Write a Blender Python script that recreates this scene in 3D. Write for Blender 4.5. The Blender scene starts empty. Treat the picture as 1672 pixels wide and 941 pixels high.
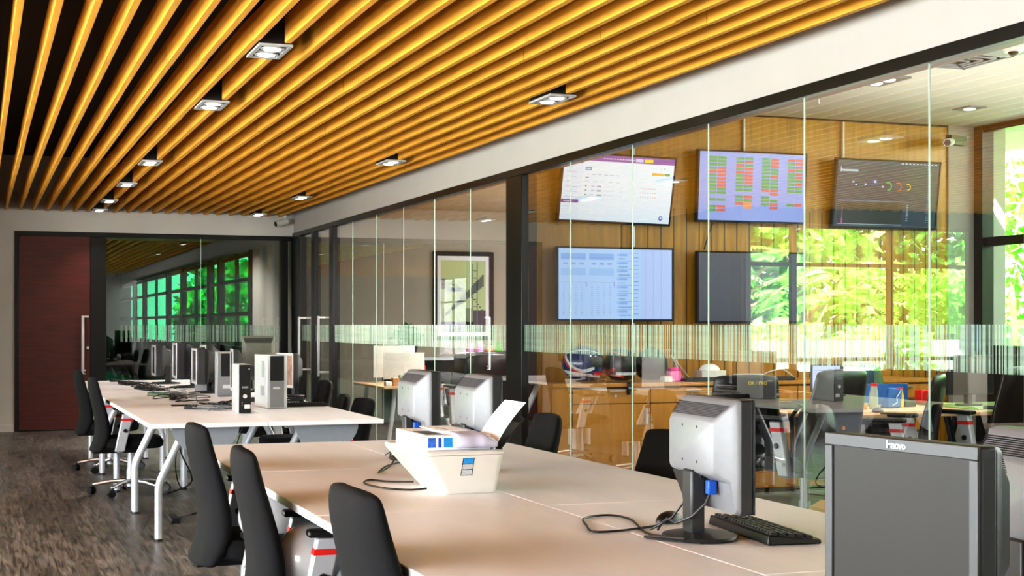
import bpy, bmesh, math, random
from mathutils import Vector, Matrix, Euler
rnd = random.Random(7)
PI = math.pi
scene = bpy.context.scene
COL = scene.collection

# ------------------------------------------------------------------ materials
def nodes(m):
    m.use_nodes = True
    return m.node_tree.nodes, m.node_tree.links
def srgb(c):
    return tuple(((x/12.92) if x <= .04045 else ((x+.055)/1.055)**2.4) for x in c)
def mat(name, col, rough=.5, metal=0., noise=0., nscale=20., stretch=(1,1,1), bump=0., spec=.5, emit=None, es=0., coat=0., sheen=0., alpha=1., trans=0.):
    """procedural Principled; colour given in display sRGB, varied by noise"""
    m = bpy.data.materials.new(name); N, L = nodes(m)
    b = N['Principled BSDF']
    c = srgb(col)
    b.inputs['Roughness'].default_value = rough
    b.inputs['Metallic'].default_value = metal
    b.inputs['Specular IOR Level'].default_value = spec
    b.inputs['Coat Weight'].default_value = coat
    b.inputs['Sheen Weight'].default_value = sheen
    b.inputs['Alpha'].default_value = alpha
    b.inputs['Transmission Weight'].default_value = trans
    if emit:
        b.inputs['Emission Color'].default_value = (*srgb(emit), 1)
        b.inputs['Emission Strength'].default_value = es
    tc = N.new('ShaderNodeTexCoord'); mp = N.new('ShaderNodeMapping'); no = N.new('ShaderNodeTexNoise')
    mp.inputs['Scale'].default_value = stretch
    no.inputs['Scale'].default_value = nscale
    no.inputs['Detail'].default_value = 4
    L.new(tc.outputs['Object'], mp.inputs['Vector']); L.new(mp.outputs['Vector'], no.inputs['Vector'])
    cr = N.new('ShaderNodeValToRGB')
    k = max(noise, .02)
    cr.color_ramp.elements[0].position = .3; cr.color_ramp.elements[1].position = .7
    cr.color_ramp.elements[0].color = (*[x*(1-k) for x in c], 1)
    cr.color_ramp.elements[1].color = (*[min(1, x*(1+k)) for x in c], 1)
    L.new(no.outputs['Fac'], cr.inputs['Fac']); L.new(cr.outputs['Color'], b.inputs['Base Color'])
    if bump:
        bp = N.new('ShaderNodeBump'); bp.inputs['Strength'].default_value = bump; bp.inputs['Distance'].default_value = .002
        L.new(no.outputs['Fac'], bp.inputs['Height']); L.new(bp.outputs['Normal'], b.inputs['Normal'])
    return m

M = {}
M['wall'] = mat('wall_paint', (.80,.79,.77), .8, noise=.02, nscale=3)
M['fascia'] = mat('fascia_paint', (.71,.695,.68), .8, noise=.015, nscale=3)
M['beige'] = mat('beige_paint', (.70,.66,.60), .8, noise=.03, nscale=2)
M['grey_wall'] = mat('grey_paint', (.62,.61,.58), .8, noise=.03, nscale=2)
M['dark_brown'] = mat('dark_brown_paint', (.22,.18,.15), .8, noise=.1, nscale=2)
M['black_ceiling'] = mat('black_ceiling_paint', (.045,.042,.045), .9, noise=.4, nscale=3, stretch=(.3,4,1))
M['frame'] = mat('black_frame_metal', (.055,.057,.06), .35, metal=.2, noise=.1)
M['slat'] = mat('honey_wood', (.91,.665,.25), .48, noise=.16, nscale=2.2, stretch=(25,1.0,12), spec=.25)
M['slat_end'] = mat('dark_joint', (.25,.13,.05), .8)
M['wood_front'] = mat('cabinet_wood', (.78,.54,.22), .35, noise=.13, nscale=4, stretch=(6,6,.8), coat=.2)
M['wood_dark'] = mat('cabinet_gap', (.25,.15,.05), .7)
M['desk'] = mat('pale_laminate', (.94,.93,.945), .38, noise=.035, nscale=2.5, stretch=(3,.5,1), spec=.4)
M['desk_edge'] = mat('laminate_edge', (.82,.68,.52), .5, noise=.06, nscale=8)
M['leg'] = mat('silver_paint', (.74,.75,.77), .35, metal=.25, noise=.03)
M['panel'] = mat('grey_panel_paint', (.56,.58,.61), .5, metal=.1, noise=.03)
M['chrome'] = mat('chrome', (.85,.85,.86), .3, metal=1., noise=.02)
M['fabric'] = mat('black_fabric', (.040,.041,.052), .85, noise=.35, nscale=260, bump=.5, sheen=0.,spec=.3)
M['mesh_black'] = mat('dark_fabric', (.05,.05,.055), .85, noise=.3, nscale=150)
M['rubber'] = mat('black_plastic', (.05,.05,.055), .4, noise=.1)
M['matte_black'] = mat('matte_black', (.03,.03,.033), .7, noise=.1)
M['silver_plastic'] = mat('silver_plastic', (.50,.51,.525), .42, metal=.1, noise=.03, nscale=60)
M['silver_light'] = mat('light_silver_plastic', (.80,.81,.82), .3, metal=.2, noise=.02)
M['grey_green'] = mat('grey_green_plastic', (.36,.375,.33), .45, noise=.05)
M['vent'] = mat('vent_plastic', (.20,.20,.21), .35, metal=.3, noise=.4, nscale=90, stretch=(1,.3,1), bump=.4)
M['monitor_dark'] = mat('monitor_charcoal', (.17,.175,.185), .38, noise=.06)
M['bezel'] = mat('monitor_bezel', (.24,.245,.255), .4, metal=.3, noise=.05)
M['lcd'] = mat('lcd_off', (.15,.145,.14), .42, noise=.03, nscale=5, spec=.22)
M['lcd_dark'] = mat('lcd_dark', (.04,.045,.055), .18, noise=.1)
M['white_plastic'] = mat('white_plastic', (.90,.89,.86), .3, noise=.01, coat=.3)
M['paper'] = mat('paper_white', (.95,.95,.96), .8, noise=.01, emit=(1,1,1), es=.05)
M['bag'] = mat('lilac_plastic_film', (.80,.79,.88), .25, noise=.06, nscale=18, bump=.6)
M['blue_print'] = mat('blue_print', (.22,.42,.80), .6, noise=.5, nscale=60)
M['label_blue'] = mat('label_blue', (.15,.60,.88), .5, noise=.15, nscale=90)
M['label_grey'] = mat('label_grey', (.78,.80,.82), .5, noise=.2, nscale=200)
M['blue'] = mat('blue_plastic', (.10,.35,.80), .4, noise=.1)
M['blue_deep'] = mat('blue_seat', (.08,.36,.66), .5, noise=.15, nscale=12)
M['red'] = mat('red_plastic', (.85,.12,.10), .4, noise=.08)
M['orange'] = mat('orange_print', (.85,.45,.15), .5, noise=.5, nscale=25)
M['photo_print'] = mat('photo_print', (.62,.50,.43), .5, noise=.5, nscale=12)
M['yellow'] = mat('yellow_plastic', (.92,.80,.10), .4, noise=.06)
M['pink'] = mat('pink_plastic', (.95,.45,.72), .3, noise=.05, emit=(.95,.4,.7), es=.1)
M['pink_dark'] = mat('magenta_plastic', (.90,.15,.55), .3, noise=.05)
M['bottle'] = mat('clear_bottle', (.75,.80,.76), .15, noise=.1, alpha=.75)
M['water_bottle'] = mat('blue_water_bottle', (.55,.75,.92), .1, noise=.05, alpha=.7)
M['cardboard'] = mat('cardboard', (.72,.52,.34), .85, noise=.06)
M['leather'] = mat('black_leather', (.04,.04,.045), .3, noise=.2, nscale=60, bump=.3)
M['helmet_white'] = mat('helmet_white', (.88,.90,.92), .2, noise=.03, coat=.6)
M['helmet_blue'] = mat('helmet_blue', (.10,.17,.40), .2, noise=.1, coat=.6)
M['helmet_grey'] = mat('helmet_grey', (.78,.79,.80), .16, noise=.04, coat=.8)
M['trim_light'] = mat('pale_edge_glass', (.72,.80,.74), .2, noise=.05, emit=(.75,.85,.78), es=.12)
M['pot'] = mat('plant_pot', (.08,.08,.09), .5, noise=.1)
M['bark'] = mat('pale_bark', (.62,.52,.38), .9, noise=.25, nscale=12)
M['garden_wall'] = mat('garden_wall_white', (.95,.95,.94), .9, noise=.03)
M['lawn'] = mat('lawn', (.50,.50,.46), 1., noise=.3, nscale=5)
M['carpet'] = mat('grey_carpet', (.46,.50,.46), .95, noise=.12, nscale=4, stretch=(.6,5,1))
M['tabletop_green'] = mat('pale_green_top', (.66,.80,.50), .25, noise=.05)
M['teal_display'] = mat('teal_display', (.10,.22,.28), .3, noise=.1, emit=(.15,.38,.45), es=.5)

def emis(name, col, s):
    m = bpy.data.materials.new(name); N, L = nodes(m)
    N.clear()
    e = N.new('ShaderNodeEmission'); o = N.new('ShaderNodeOutputMaterial')
    no = N.new('ShaderNodeTexNoise'); no.inputs['Scale'].default_value = 3
    mx = N.new('ShaderNodeMixRGB'); mx.inputs['Color1'].default_value = (*srgb(col), 1)
    mx.inputs['Color2'].default_value = (*[x*.96 for x in srgb(col)], 1)
    L.new(no.outputs['Fac'], mx.inputs['Fac']); L.new(mx.outputs['Color'], e.inputs['Color'])
    e.inputs['Strength'].default_value = s
    L.new(e.outputs[0], o.inputs[0])
    return m
M['bulb'] = emis('lit_bulb', (1,.98,.93), 7.)
M['bulb_dim'] = emis('lit_bulb_dim', (1,.97,.9), 3.)

def display_mat():
    m = bpy.data.materials.new('lit_display'); N, L = nodes(m)
    b = N['Principled BSDF']; b.inputs['Roughness'].default_value = .25; b.inputs['Base Color'].default_value = (.01,.01,.01,1)
    a = N.new('ShaderNodeAttribute'); a.attribute_name = 'Col'
    L.new(a.outputs['Color'], b.inputs['Emission Color'])
    b.inputs['Emission Strength'].default_value = 1.15
    return m
M['display'] = display_mat()

def leaf_mat(name, c1, c2, c3, scale=1.6):
    m = bpy.data.materials.new(name); N, L = nodes(m); N.clear()
    o = N.new('ShaderNodeOutputMaterial'); d = N.new('ShaderNodeBsdfDiffuse'); t = N.new('ShaderNodeBsdfTranslucent'); mx = N.new('ShaderNodeMixShader')
    tc = N.new('ShaderNodeTexCoord'); no = N.new('ShaderNodeTexNoise'); no.inputs['Scale'].default_value = scale; no.inputs['Detail'].default_value = 6
    cr = N.new('ShaderNodeValToRGB'); e = cr.color_ramp.elements
    e[0].position = .34; e[0].color = (*srgb(c1), 1); e[1].position = .68; e[1].color = (*srgb(c3), 1)
    k = e.new(.5); k.color = (*srgb(c2), 1)
    L.new(tc.outputs['Object'], no.inputs['Vector']); L.new(no.outputs['Fac'], cr.inputs['Fac'])
    L.new(cr.outputs['Color'], d.inputs['Color']); L.new(cr.outputs['Color'], t.inputs['Color'])
    mx.inputs[0].default_value = .4
    L.new(d.outputs[0], mx.inputs[1]); L.new(t.outputs[0], mx.inputs[2]); L.new(mx.outputs[0], o.inputs[0])
    return m
M['leaf'] = leaf_mat('leaf_bright', (.20,.50,.12), (.42,.76,.24), (.80,.95,.62))
M['leaf_dark'] = leaf_mat('leaf_dark', (.05,.22,.10), (.12,.38,.15), (.35,.60,.22))
M['leaf_deep'] = leaf_mat('leaf_deep', (.02,.22,.12), (.04,.42,.20), (.25,.72,.12), .9)
M['leaf_pale'] = leaf_mat('leaf_pale', (.55,.68,.30), (.80,.88,.55), (.95,.97,.78))

def glass_mat(name, tint, refl=1.5, extra=0.0):
    m = bpy.data.materials.new(name); N, L = nodes(m); N.clear()
    o = N.new('ShaderNodeOutputMaterial'); tr = N.new('ShaderNodeBsdfTransparent'); gl = N.new('ShaderNodeBsdfGlossy')
    tr.inputs['Color'].default_value = (*tint, 1); gl.inputs['Roughness'].default_value = 0.0
    ge = N.new('ShaderNodeNewGeometry'); dt = N.new('ShaderNodeVectorMath'); dt.operation = 'DOT_PRODUCT'
    L.new(ge.outputs['Normal'], dt.inputs[0]); L.new(ge.outputs['Incoming'], dt.inputs[1])
    ab = N.new('ShaderNodeMath'); ab.operation = 'ABSOLUTE'; L.new(dt.outputs['Value'], ab.inputs[0])
    om = N.new('ShaderNodeMath'); om.operation = 'SUBTRACT'; om.inputs[0].default_value = 1.; L.new(ab.outputs[0], om.inputs[1])
    fr = N.new('ShaderNodeMath'); fr.operation = 'POWER'; fr.inputs[1].default_value = 5.; L.new(om.outputs[0], fr.inputs[0])
    mu = N.new('ShaderNodeMath'); mu.operation = 'MULTIPLY_ADD'; mu.inputs[1].default_value = .96*refl; mu.inputs[2].default_value = .04*refl+extra; mu.use_clamp = True
    mx = N.new('ShaderNodeMixShader')
    no = N.new('ShaderNodeTexNoise'); no.inputs['Scale'].default_value = .35
    bp = N.new('ShaderNodeBump'); bp.inputs['Strength'].default_value = .012; bp.inputs['Distance'].default_value = .02
    L.new(no.outputs['Fac'], bp.inputs['Height']); L.new(bp.outputs['Normal'], gl.inputs['Normal'])
    L.new(fr.outputs[0], mu.inputs[0]); L.new(mu.outputs[0], mx.inputs[0]); L.new(tr.outputs[0], mx.inputs[1]); L.new(gl.outputs[0], mx.inputs[2]); L.new(mx.outputs[0], o.inputs[0])
    return m
M['glass'] = glass_mat('clear_glass', (.95,.97,.95), 2.4)
M['glass_mirror'] = glass_mat('reflective_glass', (.95,.97,.96), 2.4, .15)
M['glass_green'] = glass_mat('green_tinted_glass', (.045,.36,.17), 1.2)
M['glass_thin'] = glass_mat('window_glass', (.95,.98,.96), 1.0)

def film_mat():
    m = bpy.data.materials.new('frosted_strip_film'); N, L = nodes(m); N.clear()
    o = N.new('ShaderNodeOutputMaterial'); tr = N.new('ShaderNodeBsdfTransparent'); d = N.new('ShaderNodeBsdfDiffuse'); tl = N.new('ShaderNodeBsdfTranslucent')
    d.inputs['Color'].default_value = (.52,.68,.57,1); tl.inputs['Color'].default_value = (.52,.68,.57,1)
    tr.inputs['Color'].default_value = (.9,.97,.92,1)
    m1 = N.new('ShaderNodeMixShader'); m2 = N.new('ShaderNodeMixShader')
    no = N.new('ShaderNodeTexNoise'); no.inputs['Scale'].default_value = 9
    mr = N.new('ShaderNodeMapRange'); mr.inputs['To Min'].default_value = .35; mr.inputs['To Max'].default_value = .75
    L.new(no.outputs['Fac'], mr.inputs['Value'])
    m1.inputs[0].default_value = .45
    L.new(d.outputs[0], m1.inputs[1]); L.new(tl.outputs[0], m1.inputs[2])
    L.new(mr.outputs[0], m2.inputs[0]); L.new(tr.outputs[0], m2.inputs[1]); L.new(m1.outputs[0], m2.inputs[2]); L.new(m2.outputs[0], o.inputs[0])
    return m
M['film'] = film_mat()

def floor_mat():
    m = bpy.data.materials.new('dark_plank_floor'); N, L = nodes(m); b = N['Principled BSDF']
    tc = N.new('ShaderNodeTexCoord'); mp = N.new('ShaderNodeMapping'); mp.inputs['Rotation'].default_value = (0,0,PI/2)
    br = N.new('ShaderNodeTexBrick'); br.inputs['Scale'].default_value = 1.
    br.inputs['Brick Width'].default_value = .95; br.inputs['Row Height'].default_value = .105; br.inputs['Mortar Size'].default_value = .0012
    br.inputs['Color1'].default_value = (*srgb((.42,.40,.38)),1); br.inputs['Color2'].default_value = (*srgb((.31,.295,.28)),1); br.inputs['Mortar'].default_value = (*srgb((.14,.11,.10)),1)
    L.new(tc.outputs['Object'], mp.inputs['Vector']); L.new(mp.outputs['Vector'], br.inputs['Vector'])
    mp2 = N.new('ShaderNodeMapping'); mp2.inputs['Scale'].default_value = (22,1.6,1); no = N.new('ShaderNodeTexNoise'); no.inputs['Scale'].default_value = 2.2; no.inputs['Detail'].default_value = 8; no.inputs['Distortion'].default_value = .8
    L.new(tc.outputs['Object'], mp2.inputs['Vector']); L.new(mp2.outputs['Vector'], no.inputs['Vector'])
    cr = N.new('ShaderNodeValToRGB'); cr.color_ramp.elements[0].position = .35; cr.color_ramp.elements[0].color = (.34,.32,.32,1); cr.color_ramp.elements[1].position = .7; cr.color_ramp.elements[1].color = (2.1,2.05,2.0,1)
    L.new(no.outputs['Fac'], cr.inputs['Fac'])
    mx = N.new('ShaderNodeMixRGB'); mx.blend_type = 'MULTIPLY'; mx.inputs[0].default_value = 1
    L.new(br.outputs['Color'], mx.inputs[1]); L.new(cr.outputs['Color'], mx.inputs[2]); L.new(mx.outputs[0], b.inputs['Base Color'])
    mr = N.new('ShaderNodeMapRange'); mr.inputs['To Min'].default_value = .28; mr.inputs['To Max'].default_value = .5
    L.new(no.outputs['Fac'], mr.inputs['Value']); L.new(mr.outputs[0], b.inputs['Roughness'])
    bp = N.new('ShaderNodeBump'); bp.inputs['Strength'].default_value = .25; bp.inputs['Distance'].default_value = .002
    L.new(no.outputs['Fac'], bp.inputs['Height']); L.new(bp.outputs['Normal'], b.inputs['Normal'])
    return m
M['floor'] = floor_mat()

def wood_wall_mat():
    m = bpy.data.materials.new('grooved_wood_wall'); N, L = nodes(m); b = N['Principled BSDF']
    tc = N.new('ShaderNodeTexCoord'); mp = N.new('ShaderNodeMapping'); mp.inputs['Scale'].default_value = (9,9,.7)
    no = N.new('ShaderNodeTexNoise'); no.inputs['Scale'].default_value = 3; no.inputs['Detail'].default_value = 6
    L.new(tc.outputs['Object'], mp.inputs['Vector']); L.new(mp.outputs['Vector'], no.inputs['Vector'])
    cr = N.new('ShaderNodeValToRGB'); cr.color_ramp.elements[0].position = .3; cr.color_ramp.elements[0].color = (*srgb((.57,.40,.05)),1); cr.color_ramp.elements[1].position = .72; cr.color_ramp.elements[1].color = (*srgb((.74,.53,.09)),1)
    L.new(no.outputs['Fac'], cr.inputs['Fac'])
    sx = N.new('ShaderNodeSeparateXYZ'); L.new(tc.outputs['Object'], sx.inputs[0])
    dv = N.new('ShaderNodeMath'); dv.operation = 'DIVIDE'; dv.inputs[1].default_value = .118
    fr = N.new('ShaderNodeMath'); fr.operation = 'FRACT'; lt = N.new('ShaderNodeMath'); lt.operation = 'LESS_THAN'; lt.inputs[1].default_value = .10
    L.new(sx.outputs['X'], dv.inputs[0]); L.new(dv.outputs[0], fr.inputs[0]); L.new(fr.outputs[0], lt.inputs[0])
    zz = N.new('ShaderNodeMath'); zz.operation = 'LESS_THAN'; zz.inputs[1].default_value = 2.32; L.new(sx.outputs['Z'], zz.inputs[0])
    xx = N.new('ShaderNodeMath'); xx.operation = 'GREATER_THAN'; xx.inputs[1].default_value = 4.95; L.new(sx.outputs['X'], xx.inputs[0])
    m1 = N.new('ShaderNodeMath'); m1.operation = 'MULTIPLY'; m2 = N.new('ShaderNodeMath'); m2.operation = 'MULTIPLY'
    L.new(lt.outputs[0], m1.inputs[0]); L.new(zz.outputs[0], m1.inputs[1]); L.new(m1.outputs[0], m2.inputs[0]); L.new(xx.outputs[0], m2.inputs[1])
    mx = N.new('ShaderNodeMixRGB'); mx.inputs['Color2'].default_value = (*srgb((.28,.18,.05)),1)
    L.new(m2.outputs[0], mx.inputs[0]); L.new(cr.outputs['Color'], mx.inputs['Color1']); L.new(mx.outputs[0], b.inputs['Base Color'])
    b.inputs['Roughness'].default_value = .4
    return m
M['wood_wall'] = wood_wall_mat()

def door_mat():
    m = mat('red_wood_veneer', (.31,.085,.06), .42, noise=.28, nscale=2.4, stretch=(1.2,1,16))
    return m
M['door'] = door_mat()

# ------------------------------------------------------------------ mesh builder
class MB:
    def __init__(s): s.v = []; s.f = []; s.c = None; s.T = Matrix()
    def _add(s, vs, fs):
        n = len(s.v); s.v += [tuple(s.T @ Vector(p)) for p in vs]; s.f += [tuple(i+n for i in f) for f in fs]
        return s
    def box(s, x0, x1, y0, y1, z0, z1):
        return s._add([(x0,y0,z0),(x1,y0,z0),(x1,y1,z0),(x0,y1,z0),(x0,y0,z1),(x1,y0,z1),(x1,y1,z1),(x0,y1,z1)],
                      [(0,3,2,1),(4,5,6,7),(0,1,5,4),(1,2,6,5),(2,3,7,6),(3,0,4,7)])
    def hexa(s, p):  # 8 points, bottom 4 ccw then top 4
        return s._add(p, [(0,3,2,1),(4,5,6,7),(0,1,5,4),(1,2,6,5),(2,3,7,6),(3,0,4,7)])
    def quad(s, a, b, c, d): return s._add([a,b,c,d], [(0,1,2,3)])
    def loft(s, rings, caps=True):
        n = len(rings[0]); vs = [p for r in rings for p in r]; fs = []
        for i in range(len(rings)-1):
            for j in range(n):
                k = (j+1) % n
                fs.append((i*n+j, i*n+k, (i+1)*n+k, (i+1)*n+j))
        if caps:
            fs.append(tuple(reversed(range(n)))); fs.append(tuple((len(rings)-1)*n+j for j in range(n)))
        return s._add(vs, fs)
    def tube(s, pts, r, n=10, rs=None):
        pts = [Vector(p) for p in pts]; rings = []
        up = None
        for i, p in enumerate(pts):
            a = pts[max(i-1,0)]; b = pts[min(i+1,len(pts)-1)]; t = (b-a).normalized()
            if up is None:
                up = Vector((0,0,1)) if abs(t.z) < .9 else Vector((1,0,0))
            x = up.cross(t)
            if x.length < 1e-4: x = Vector((0,1,0)).cross(t)
            x.normalize(); y = t.cross(x).normalized(); up = y.copy() if False else (t.cross(x)).normalized()
            rr = rs[i] if rs else r
            rings.append([tuple(p + x*math.cos(2*PI*k/n)*rr + y*math.sin(2*PI*k/n)*rr) for k in range(n)])
        return s.loft(rings)
    def cyl(s, a, b, r, r2=None, n=16): return s.tube([a,b], r, n, [r, r if r2 is None else r2])
    def lathe(s, prof, c=(0,0,0), n=24, sx=1, sy=1):
        rings = [[(c[0]+r*sx*math.cos(2*PI*k/n), c[1]+r*sy*math.sin(2*PI*k/n), c[2]+z) for k in range(n)] for r, z in prof]
        return s.loft(rings)
    def ell(s, c, r, n=16, m=10, z0=-PI/2, z1=PI/2):
        rings = []
        for i in range(m+1):
            a = z0 + (z1-z0)*i/m; rr = max(math.cos(a), .01)
            rings.append([(c[0]+r[0]*rr*math.cos(2*PI*k/n), c[1]+r[1]*rr*math.sin(2*PI*k/n), c[2]+r[2]*math.sin(a)) for k in range(n)])
        return s.loft(rings)
    def build(s, name, m, parent=None, bevel=0., smooth=True, seg=2, sub=0, loc=None, ang=35):
        me = bpy.data.meshes.new(name); me.from_pydata(s.v, [], s.f)
        ms = m if isinstance(m, (list, tuple)) else [m]
        for x in ms: me.materials.append(x)
        if smooth:
            me.polygons.foreach_set('use_smooth', [True]*len(me.polygons))
            if not sub: me.set_sharp_from_angle(angle=math.radians(ang))
        me.update()
        o = bpy.data.objects.new(name, me); COL.objects.link(o)
        if bevel:
            b = o.modifiers.new('b', 'BEVEL'); b.width = bevel; b.segments = seg; b.limit_method = 'ANGLE'; b.angle_limit = math.radians(40); b.harden_normals = False
        if sub:
            q = o.modifiers.new('s', 'SUBSURF'); q.levels = sub; q.render_levels = sub
        if parent: o.parent = parent
        if loc: o.location = loc
        return o

def empty(name, loc=(0,0,0), rz=0., label=None, cat=None, group=None):
    o = bpy.data.objects.new(name, None); COL.objects.link(o); o.location = loc; o.rotation_euler = (0,0,rz); o.empty_display_size = .1
    return tag(o, label, cat, group)
def tag(o, label=None, cat=None, group=None, kind=None):
    if label: o['label'] = label
    if cat: o['category'] = cat
    if group: o['group'] = group
    if kind: o['kind'] = kind
    return o
def struct(o): o['kind'] = 'structure'; return o
def kids(o): return [c for c in KIDS.get(o.name, [])]
def copy_tree(o, parent=None, allobj=None):
    if allobj is None: allobj = list(bpy.data.objects)
    c = o.copy(); COL.objects.link(c)
    if parent: c.parent = parent
    for ch in allobj:
        if ch.parent == o: copy_tree(ch, c, allobj)
    return c
def place(proto, first, loc, rz, label, group=None, scale=None):
    o = proto if first else copy_tree(proto)
    o.location = loc; o.rotation_euler = (0,0,rz); o['label'] = label
    if group: o['group'] = group
    if scale: o.scale = scale
    return o
def S(name, x0, x1, y0, y1, z0, z1, m, parent=None, bevel=0., st=True):
    o = MB().box(x0,x1,y0,y1,z0,z1).build(name, m, parent, bevel=bevel)
    if st and not parent: struct(o)
    return o
def text_mesh(name, s, size, m, parent, loc, rot, depth=.0006, align='CENTER', bold=0.):
    cu = bpy.data.curves.new(name, 'FONT'); cu.body = s; cu.size = size; cu.extrude = depth; cu.align_x = align; cu.align_y = 'CENTER'; cu.offset = bold
    t = bpy.data.objects.new(name, cu); COL.objects.link(t)
    dg = bpy.context.evaluated_depsgraph_get(); dg.update()
    me = bpy.data.meshes.new_from_object(t.evaluated_get(dg)); bpy.data.objects.remove(t, do_unlink=True)
    me.materials.clear(); me.materials.append(m); me.name = name
    o = bpy.data.objects.new(name, me); COL.objects.link(o); o.parent = parent; o.location = loc; o.rotation_euler = rot
    return o

# ------------------------------------------------------------------ camera (stands at x=0, y=0)
F, TH, HC = 2400., math.atan(874/2400.), 1.35
cd = bpy.data.cameras.new('camera'); cam = bpy.data.objects.new('camera', cd); COL.objects.link(cam)
cam.location = (0,0,HC); cam.rotation_euler = (PI/2, 0, -TH)
cd.sensor_width = 36; cd.lens = 36*F/1672; cd.shift_y = 60.5/1672; cd.clip_start = .05; cd.clip_end = 300
scene.camera = cam

XG, YB, ZC, ZT = 4.02, 19.6, 2.80, 2.54   # glass wall x, back wall y, slat underside, glass head
YW = 11.0                                  # wood wall
XR, ZR = 8.43, 3.13                        # window wall of the side office, its ceiling
XL = -5.0

# ------------------------------------------------------------------ setting: main hall
struct(MB().box(XL-.2, XG, -6, 16.15, -.1, 0).box(-.86, XG, 16.15, YB+.1, -.1, 0).build('floor', M['floor']))
S('floor_side_office', XG, XR+.2, -1, YW, -.1, 0, M['carpet'])
S('floor_meeting_room', XG, XR+.2, YW, YB+.1, -.1, 0, M['pot'])
struct(MB().box(XL-.2, XG+.2, -6, 16.15, 3.5, 3.6).box(-.86, XG+.2, 16.15, YB+.1, 3.5, 3.6).build('ceiling', M['black_ceiling']))
S('wall_behind', XL-.2, XR, -6.1, -6, -.1, 3.6, M['wall'])
# back wall: white band, pier left of the door
w = MB(); w.box(-.9, .45, YB, YB+.15, 0, 3.6).box(.45, XG, YB, YB+.15, ZT, 3.6); struct(w.build('wall_back', M['wall']))
# left wall with window band
w = MB(); w.box(XL-.15, XL, -6, 14, 0, .35).box(XL-.15, XL, -6, 16, 2.75, 3.6).box(XL-.15, XL, 13.2, 16, 0, 3.6).box(XL-.15, XL, -6, -3.4, 0, 3.6)
struct(w.build('wall_left', M['wall']))
for i in range(5):
    y0 = -3.4 + i*3.32
    f = MB(); f.box(XL-.1, XL-.02, y0, y0+.06, .35, 2.75).box(XL-.1, XL-.02, y0+3.26, y0+3.32, .35, 2.75).box(XL-.1, XL-.02, y0+.06, y0+3.26, 2.7, 2.75).box(XL-.1, XL-.02, y0+.06, y0+3.26, .35, .4).box(XL-.09, XL-.03, y0+1.63, y0+1.69, .4, 2.7).box(XL-.09, XL-.03, y0+.06, y0+3.26, 2.0, 2.05)
    struct(f.build('window_%d' % (i+10), M['frame']))
# end wall of the left bay with its big garden window, seen mirrored in the glass
WX0, WX1, WY = -4.2, -.86, 16.0
w = MB(); w.box(XL, WX0, WY, WY+.15, 0, 3.6).box(WX0, WX1, WY, WY+.15, 2.62, 3.6).box(WX0, WX1, WY, WY+.15, 0, .72).box(WX1, -.78, WY, YB+.15, 0, 3.6)
struct(w.build('wall_bay', M['dark_brown']))
f = MB()
for x in (WX0, -2.98, -1.56, WX1-.05): f.box(x, x+.07, WY-.01, WY+.07, .72, 2.62)
for z in (.72, 1.24-.35, 2.08, 2.56): f.box(WX0+.07, WX1-.05, WY, WY+.06, z, z+.05)
wf = struct(f.build('window_6', M['frame']))
MB().quad((WX0,WY+.08,.72),(WX1,WY+.08,.72),(WX1,WY+.08,2.62),(WX0,WY+.08,2.62)).build('pane', M['glass_thin'], wf)
# fascia above the glass wall
S('trim_1', XG-.01, XG+.14, -6, YB, ZT+.045, 3.5, M['fascia'])
S('baseboard_back', -.7, .44, YB-.012, YB, 0, .09, M['wall'])

# glass wall (wall_right): head rail, sill, posts, panes, strip film
hr = MB(); hr.box(XG-.03, XG+.09, -1, YB, ZT-.015, ZT+.045); struct(hr.build('trim_2', M['frame'], bevel=.004))
struct(MB().box(XG-.03, XG+.06, -1, YB, 0, .05).build('trim_3', M['frame']))
posts = MB()
posts.box(XG-.03, XG+.10, 10.74, 11.10, 0, ZT-.015)
posts.box(XG-.03, XG+.06, 17.22, 17.40, .0, ZT-.015).box(XG-.03, XG+.06, 18.25, 18.42, 0, ZT-.015).box(XG-.04, XG+.06, 19.1, YB, 0, ZT-.015)
struct(posts.build('trim_4', M['frame'], bevel=.004))
joints1 = [11.03, 12.09, 13.15, 14.21, 15.27, 16.33, 17.22]
joints2 = [-1.0, 1.32, 2.38, 3.44, 4.50, 5.56, 6.62, 7.68, 8.74, 9.80, 10.74]
def glass_run(js, idx):
    root = empty('window_%d' % idx); struct(root)
    for a, b in zip(js[:-1], js[1:]):
        MB().quad((XG,a+.004,.05),(XG,b-.004,.05),(XG,b-.004,ZT-.015),(XG,a+.004,ZT-.015)).build('pane', M['glass_mirror' if idx == 1 else 'glass'], root)
    for a in js[1:-1]:
        MB().box(XG-.003, XG+.003, a-.004, a+.004, .05, ZT-.015).build('pane_joint', M['trim_light'], root)
    return root
W1 = glass_run(joints2, 1); W2 = glass_run(joints1, 2)
def film(y0, y1, z0, z1, parent, axis='y', const=XG-.006, flip=1):
    mb = MB(); y = y0
    r = random.Random(int(y0*100))
    while y < y1:
        wd = r.choice([.006,.009,.012,.016,.022,.03,.038]); gp = r.choice([.007,.010,.014,.018,.026])
        e = min(y+wd, y1)
        if axis == 'y': mb.quad((const,y,z0),(const,e,z0),(const,e,z1),(const,y,z1))
        else: mb.quad((y,const,z0),(e,const,z0),(e,const,z1),(y,const,z1))
        y += wd+gp
    return mb.build('strip_film', M['film'], parent, smooth=False)
film(-1, 10.74, 1.145, 1.352, W1); film(11.1, 17.2, 1.145, 1.352, W2)
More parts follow.
